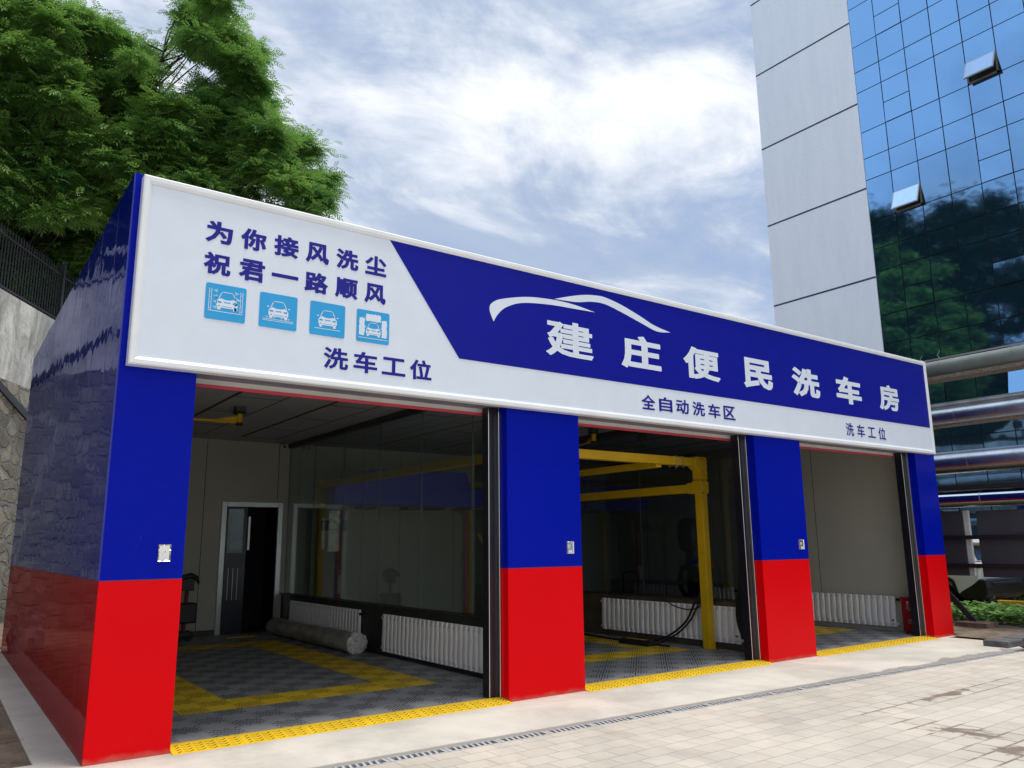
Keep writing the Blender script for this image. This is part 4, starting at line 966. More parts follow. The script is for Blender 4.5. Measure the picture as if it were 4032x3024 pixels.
# dark screen of boards under the pipes
SCN = thing('board_screen', 'dark grey panel screen with black rails and a gap, below the pipes', 'screen', (16, 2, 1.6))
MB().box(16.02, 16.06, .685, 15, .945, 2.245).build('panel', PANELG, SCN); MB().box(16.02, 16.06, -9, .412, .925, 2.235).build('panel', PANELG, SCN)
for z in (1.668, 1.105): MB().box(15.96, 16.10, -9, 15, z, z+.080).build('rail', mat('rail_black', (.006,.006,.007), .5), SCN)
MB().box(16.08, 16.16, .60, .70, .94, 2.25).build('post', mat('pale_post', (.62,.62,.60), .5), SCN)
for y in (-6, 4.5): MB().box(16.12, 16.24, y-.06, y+.06, -.02, 2.25).build('post', DARK, SCN)

# white sport utility car behind the screen (tail towards -y)
CR = thing('parked_car', 'white sport utility car with black lower cladding parked behind the dark screen', 'car', (18.9, 3.6, 0))
cx0, cx1, cy0 = 18.0, 19.85, 1.36
def carp(name, prof, x0, x1, m, bevel=.05, parent=None):
    q = MB(); q.prism(prof, lambda p: (x0, cy0+p[0], p[1]), lambda p: (x1, cy0+p[0], p[1])); return q.build(name, m, parent or CR, bevel=bevel, seg=3)
CARW = mat('car_white', (.90,.91,.92), .22, var=.01, coat=.6)
wheelcut = lambda c: [(c-.46, .52), (c-.40, .74), (c-.20, .86), (c, .89), (c+.20, .86), (c+.40, .74), (c+.46, .52)]
bodyp = [(.06, .56), (.54, .44)] + wheelcut(1.02)[1:] + [(1.6, .50), (3.0, .50)] + wheelcut(3.62) + [(4.35, .60), (4.52, .72), (4.50, .95), (4.25, 1.08), (3.3, 1.16), (2.5, 1.17), (1.2, 1.18), (.10, 1.16), (.02, 1.0)]
body = carp('body', bodyp, cx0, cx1, CARW)
carp('cabin', [(.12, 1.165), (.30, 1.55), (.55, 1.68), (1.6, 1.73), (2.5, 1.68), (3.35, 1.165)], cx0+.10, cx1-.10, CARW, .07)
carp('side_window', [(.50, 1.21), (.62, 1.56), (1.6, 1.63), (2.4, 1.60), (3.05, 1.21)], cx0+.088, cx0+.098, CARGLASS, 0)
carp('side_window', [(.50, 1.21), (.62, 1.56), (1.6, 1.63), (2.4, 1.60), (3.05, 1.21)], cx1-.098, cx1-.088, CARGLASS, 0)
q = MB(); q.add([(cx0+.22, cy0+.120, 1.20), (cx1-.22, cy0+.120, 1.20), (cx1-.30, cy0+.285, 1.53), (cx0+.30, cy0+.285, 1.53)], [(0,1,2,3)]); q.build('rear_window', CARGLASS, CR)
MB().box(cx0+.16, cx1-.16, cy0+.10, cy0+.45, 1.575, 1.615).build('spoiler', CARW, CR, bevel=.015)
for xa, xb in ((cx0-.012, cx0+.34), (cx1-.34, cx1+.012)): MB().box(xa, xb, cy0-.002, cy0+.30, 1.03, 1.125).build('tail_light', mat('tail_red', (.42,.01,.012), .15, coat=.6), CR, bevel=.02)
q = MB(); q.prism([(-.10, .80), (.06, .80), (.24, .66), (.46, .53), (.56, .42), (.40, .34), (.02, .33), (-.10, .42), (-.13, .60)], lambda p: (cx0-.012, cy0+p[0], p[1]), lambda p: (cx1+.012, cy0+p[0], p[1])); bp_ = q.build('rear_bumper', BLACK, CR, bevel=.05, seg=3)
MB().box(cx0+.25, cx1-.25, cy0-.15, cy0-.10, .66, .72).build('bumper_step', DARK, bp_, bevel=.01)
MB().tube([(cx0+.28, cy0-.10, .40), (cx0+.28, cy0+.2, .40)], .045, 12).build('exhaust', STEEL, bp_)
carp('sill', [(1.45, .34), (3.1, .34), (3.1, .51), (1.5, .51)], cx0-.010, cx1+.010, BLACK, .02)
for c in (1.02, 3.62):
    for x, sg in ((cx0, 1), (cx1, -1)):
        q = MB(); wc = [(p[0], p[1]) for p in wheelcut(c)]; inner = [(c+(p[0]-c)*.90, .36+(p[1]-.36)*.90) for p in wc]
        q.prism(wc+inner[::-1], lambda p: (x-sg*.014, cy0+p[0], p[1]), lambda p: (x+sg*.05, cy0+p[0], p[1])); q.build('arch_trim', BLACK, CR)
        w = MB().tube([(x+sg*.03, cy0+c, .36), (x+sg*.06, cy0+c, .36), (x+sg*.20, cy0+c, .36), (x+sg*.25, cy0+c, .36)], [.30, .36, .36, .33], 32).build('wheel', RUBBER, CR, smooth=True)
        q = MB(); q.tube([(x+sg*.022, cy0+c, .36), (x+sg*.10, cy0+c, .36)], .23, 24)
        q.build('rim', ALU, w)
# planted bed, hedge and parking kerb
def leaf_obj(name, pts, dirs, nrm, ln, wd, tint, m, parent=None, local_off=None, fold=.25):
    """many small folded leaves as one mesh; arrays of shape (n,3)"""
    n = len(pts); s = np.cross(nrm, dirs); s /= np.linalg.norm(s, axis=1)[:, None]+1e-9; u = np.cross(dirs, s)
    L = ln[:, None]; Wd = wd[:, None]
    a = pts; b = pts+dirs*L*.5+s*Wd*.5+u*L*fold*.12; c = pts+dirs*L-u*L*fold*.4; e = pts+dirs*L*.5-s*Wd*.5+u*L*fold*.12
    V = np.stack([a, b, c, e], 1).reshape(-1, 3)
    off = np.array(wl(parent)) if parent is not None else np.zeros(3)
    V = V-off
    me = bpy.data.meshes.new(name); me.vertices.add(4*n); me.vertices.foreach_set('co', V.astype(np.float32).ravel())
    me.loops.add(4*n); me.loops.foreach_set('vertex_index', np.arange(4*n, dtype=np.int32))
    me.polygons.add(n); me.polygons.foreach_set('loop_start', np.arange(0, 4*n, 4, dtype=np.int32)); me.polygons.foreach_set('loop_total', np.full(n, 4, np.int32))
    at = me.attributes.new('tint', 'FLOAT', 'FACE'); at.data.foreach_set('value', tint.astype(np.float32))
    me.materials.append(m); me.update(calc_edges=True); me.validate()
    o = bpy.data.objects.new(name, me); COL.objects.link(o)
    if parent is not None: o.parent = parent
    return o
def unit(a): return a/(np.linalg.norm(a, axis=1)[:, None]+1e-9)
n = 9000
px = rng.uniform(15.55, 17.75, n); py = rng.uniform(-.75, 8, n)
edge = 15.62+.35*np.sin(py*2.1)*.4+np.where(py < .75, .22, 0); keep = px > edge; px, py = px[keep], py[keep]; n = len(px)
top = .28+.08*np.sin(px*3+py*2)*np.sin(py*3.3)+.04
pz = .04+rng.uniform(0, 1, n)**.55*np.clip(top-.07, .14, .30)
az = rng.uniform(0, 2*pi, n); dz = rng.uniform(-.3, .5, n)
struct_ = leaf_obj('ground_cover', np.stack([px, py, pz], 1), unit(np.stack([np.cos(az), np.sin(az), dz], 1)), unit(np.stack([rng.normal(0,.35,n), rng.normal(0,.35,n), np.ones(n)], 1)), rng.uniform(.09, .17, n), rng.uniform(.06, .11, n), rng.uniform(0, 1, n), LEAFG)
stuff(struct_); struct_['label'] = 'low broad leaved green ground cover before the parked car'
HG = thing('clipped_hedge', 'dense clipped green hedge behind the tail of the parked car', 'hedge', (22.6, 1, 0))
n = 26000; f = rng.integers(0, 3, n)
px = rng.uniform(21.75, 23.3, n); py = rng.uniform(-6, 7, n); pz = rng.uniform(.1, 1.05, n)
px = np.where(f == 0, 21.75+rng.exponential(.07, n), px); pz = np.where(f == 1, 1.05-rng.exponential(.06, n), pz)
px = px+.07*np.sin(py*3)+.05*np.sin(pz*7+py*5); pz = np.clip(pz+.05*np.sin(py*4+px*3), .05, 1.2)
az = rng.uniform(0, 2*pi, n)
leaf_obj('foliage', np.stack([px, py, pz], 1), unit(np.stack([np.cos(az), np.sin(az), rng.uniform(-.2, .9, n)], 1)), unit(rng.normal(0, 1, (n, 3))), rng.uniform(.05, .09, n), rng.uniform(.03, .05, n), rng.uniform(0, 1, n), LEAFH, HG)
MB().box(21.95, 23.1, -6, 7, 0, .92).build('inner_twigs', mat('hedge_inner', (.014,.025,.008), .95), HG)
PK = thing('parking_kerb', 'yellow and black parking kerb on the ground before the hedge', 'kerb', (21.4, 2, 0))
for k in range(9): MB().box(21.30, 21.48, -2.2+.95*k, -2.2+.95*k+.94, -.02, .13).build('kerb_block', mat('kerb_yellow', (.50,.30,.02), .7, var=.2) if k % 2 == 0 else BLACK, PK, bevel=.015)
# yard before the tower, its concrete lightened to bounce light onto the wall
g = MB(); g.box(24.52, 60, -40, 12, -.05, .01); g.box(17.8, 24.5, 12.02, 60, -.05, .01); struct(g.build('yard', concrete('yard_pale_concrete', (.34,.33,.31), (.42,.41,.39))))

# ================================================================== glass tower
TX = 26.0
TW = thing('office_tower', 'tall office tower with blue mirror glass curtain wall and a blank white side bay', 'tower', (34, -2, 0))
q = MB(); q.box(TX, TX+17, 7.372, 11.79, 0, 32); q.build('white_wall', TWALL, TW)
q = MB()
for k in range(12):
    z = 7.67+3.49*(k-1)
    if .5 < z < 31.9: q.box(TX-.004, TX, 7.372, 11.79, z-.035, z+.035); q.box(TX, TX+17, 11.79, 11.794, z-.035, z+.035)
q.build('wall_joint', mat('joint_navy', (.035,.035,.075), .7), TW)
q = MB(); q.box(TX+.05, TX+17, -28, 7.37, 0, 32); q.build('core', mat('tower_core', (.012,.018,.024), .6), TW)
F0, FP = 9.68, 3.61; CY = [7.37-.985*k for k in range(37)]
offs = (0, .81, 1.66, 2.53); WCOL = {1, 4, 7, 10}
opened = {(1, 13.29): 22, (4, 16.90): 26}
panes = []
for k in range(36):
    y1, y0 = CY[k], CY[k+1]
    for fl in range(-3, 10):
        b = F0+FP*fl
        rows = [(b, b+.81, True), (b+.81, b+1.66, False), (b+1.66, b+2.53, False), (b+2.53, b+FP, False)] if k % 3 == 1 else [(b, b+1.66, False), (b+1.66, b+2.53, False), (b+2.53, b+FP, False)]
        for z0, z1, win in rows:
            if z1 < .3 or z1 > 31.9: continue
            if any(k == kk and abs(z0-zz) < .1 for kk, zz in opened) and win: continue
            panes.append((k, y0, y1, max(.05, z0), z1, win))
def pane_geo(q, y0, y1, z0, z1, tilt, yaw):
    g_ = .016; x = TX+.012
    dz = tilt*(z1-z0); dy = yaw*(y1-y0)
    P = [(x-dz, y0+g_, z0+g_), (x-dz-dy, y1-g_, z0+g_), (x-dy, y1-g_, z1-g_), (x, y0+g_, z1-g_)]
    q.add(P+[(p[0]+.02, p[1], p[2]) for p in P], [(0,1,2,3),(7,6,5,4),(0,4,5,1),(1,5,6,2),(2,6,7,3),(3,7,4,0)])
rest = MB(); nvis = 0
cand = [p for p in panes if p[3] > 7.5 and p[4] < 27 and p[2] > -.2]
cand = sorted(cand, key=lambda p: -(p[4]-p[3])/((p[1]+7.3)**2+740))[:98]
cset = set((p[0], p[3]) for p in cand)
for p in panes:
    k, y0, y1, z0, z1, win = p
    tilt = .24 if (k == 4 and abs(z0-6.07) < .1) else (.016+random.uniform(0, .03) if z0 > 12 else random.uniform(.035, .065)) if win else random.gauss(0, .0022); yaw = random.gauss(0, .002)
    if (k, z0) in cset:
        q = MB(); pane_geo(q, y0, y1, z0, z1, tilt, yaw); q.build('glass_pane', TGLASS, TW)
    else: pane_geo(rest, y0, y1, z0, z1, tilt, yaw)
stuff(rest.build('curtain_glass', TGLASS, TW))
for (k, zb), ang in opened.items():
    y1, y0 = CY[k], CY[k+1]; z0, z1 = F0+FP*round((zb-F0)/FP), F0+FP*round((zb-F0)/FP)+.81; hh = z1-z0-.03; a = R(ang)
    f = lambda u, v, dpt: (TX-.01-v*hh*sin(a)-dpt*cos(a), y0+.016+(y1-y0-.032)*u, z1-.015-v*hh*cos(a)+dpt*sin(a))
    s_ = MB(); s_.add([f(0,0,.02), f(1,0,.02), f(1,1,.02), f(0,1,.02), f(0,0,-.03), f(1,0,-.03), f(1,1,-.03), f(0,1,-.03)], [(0,1,2,3),(7,6,5,4),(0,4,5,1),(1,5,6,2),(2,6,7,3),(3,7,4,0)])
    sash = s_.build('open_window', ALU, TW)
    q = MB(); q.add([f(.04,.05,.023), f(.96,.05,.023), f(.96,.95,.023), f(.04,.95,.023)], [(0,1,2,3)]); q.build('glass_pane', mat('window_glass_pale', (.45,.58,.74), .06, 1.0, var=.04), sash)
    q = MB(); q.box(TX-.02, TX+.05, y0, y0+.05, z0, z1); q.box(TX-.02, TX+.05, y1-.05, y1, z0, z1); q.box(TX-.02, TX+.05, y0, y1, z0, z0+.06); q.build('window_frame', mat('frame_bronze', (.16,.14,.11), .5), TW)

# ================================================================== trees
def fronds(base, dirs, L, tint, droop):
    """pinnate leaf sprays: 9 leaflets on a drooping stalk each"""
    n = len(base); upv = unit(np.stack([rng.normal(0, .30, n), rng.normal(0, .30, n), np.ones(n)], 1))
    s = unit(np.cross(dirs, upv)); nn = np.cross(s, dirs)
    quads = []
    def leaf(t, side, ang, ll, ww):
        # centre line of the leaflet in (along, across)
        c, sn = cos(ang), sin(ang); ax = np.array([c, side*sn]); ac = np.array([-side*sn, c])*ww/2
        p0 = np.array([t, 0.0]); p2 = p0+ax*ll; pm = p0+ax*ll*.5
        for p in (p0, pm+ac, p2, pm-ac): quads.append(p)
    for t in (.18, .42, .66, .88):
        ll = .40-.14*abs(t-.5)
        for side in (-1, 1): leaf(t, side, R(52), ll*1.1, .125)
    leaf(1.0, 1, 0.0, .36, .125)
    Q = np.array(quads)                                  # (36,2)
    dz = -droop[:, None]*(Q[None, :, 0]**2)
    V = base[:, None, :] + L[:, None, None]*(Q[None, :, 0, None]*dirs[:, None, :] + Q[None, :, 1, None]*s[:, None, :]) + (L[:, None]*dz)[:, :, None]*np.array([0, 0, 1.0]) - (L[:, None]*.25*np.abs(Q[None, :, 1]))[:, :, None]*nn[:, None, :]*.6
    return V.reshape(-1, 3), np.repeat(tint, 9)
def quad_mesh(name, V, tint, m, parent):
    n = len(V)//4; V = V-np.array(wl(parent)) if parent is not None else V
    me = bpy.data.meshes.new(name); me.vertices.add(4*n); me.vertices.foreach_set('co', V.astype(np.float32).ravel())
    me.loops.add(4*n); me.loops.foreach_set('vertex_index', np.arange(4*n, dtype=np.int32))
    me.polygons.add(n); me.polygons.foreach_set('loop_start', np.arange(0, 4*n, 4, dtype=np.int32)); me.polygons.foreach_set('loop_total', np.full(n, 4, np.int32))
    at = me.attributes.new('tint', 'FLOAT', 'FACE'); at.data.foreach_set('value', tint.astype(np.float32))
    me.materials.append(m); me.update(calc_edges=True)
    o = bpy.data.objects.new(name, me); COL.objects.link(o)
    if parent is not None: o.parent = parent
    return o
def clump(c, r, num, Lm=.30):
    d0 = unit(rng.normal(0, 1, (num, 3))); d0[:, 2] = np.where(rng.random(num) < .62, np.abs(d0[:, 2]), d0[:, 2]*.55)
    rad = r*np.clip(np.abs(rng.normal(0, .62, num)), 0, 1.5)
    base = np.array(c)+d0*rad[:, None]*np.array([1, 1, .85])
    az = np.arctan2(d0[:, 1], d0[:, 0])+rng.normal(0, .55, num)
    dirs = unit(np.stack([np.cos(az), np.sin(az), rng.uniform(-.35, .65, num)], 1))
    return base, dirs, rng.uniform(.7, 1.25, num)*Lm, np.clip(rng.normal(.45, .22)+rng.normal(0, .18, num), 0, 1), rng.uniform(.10, .5, num)
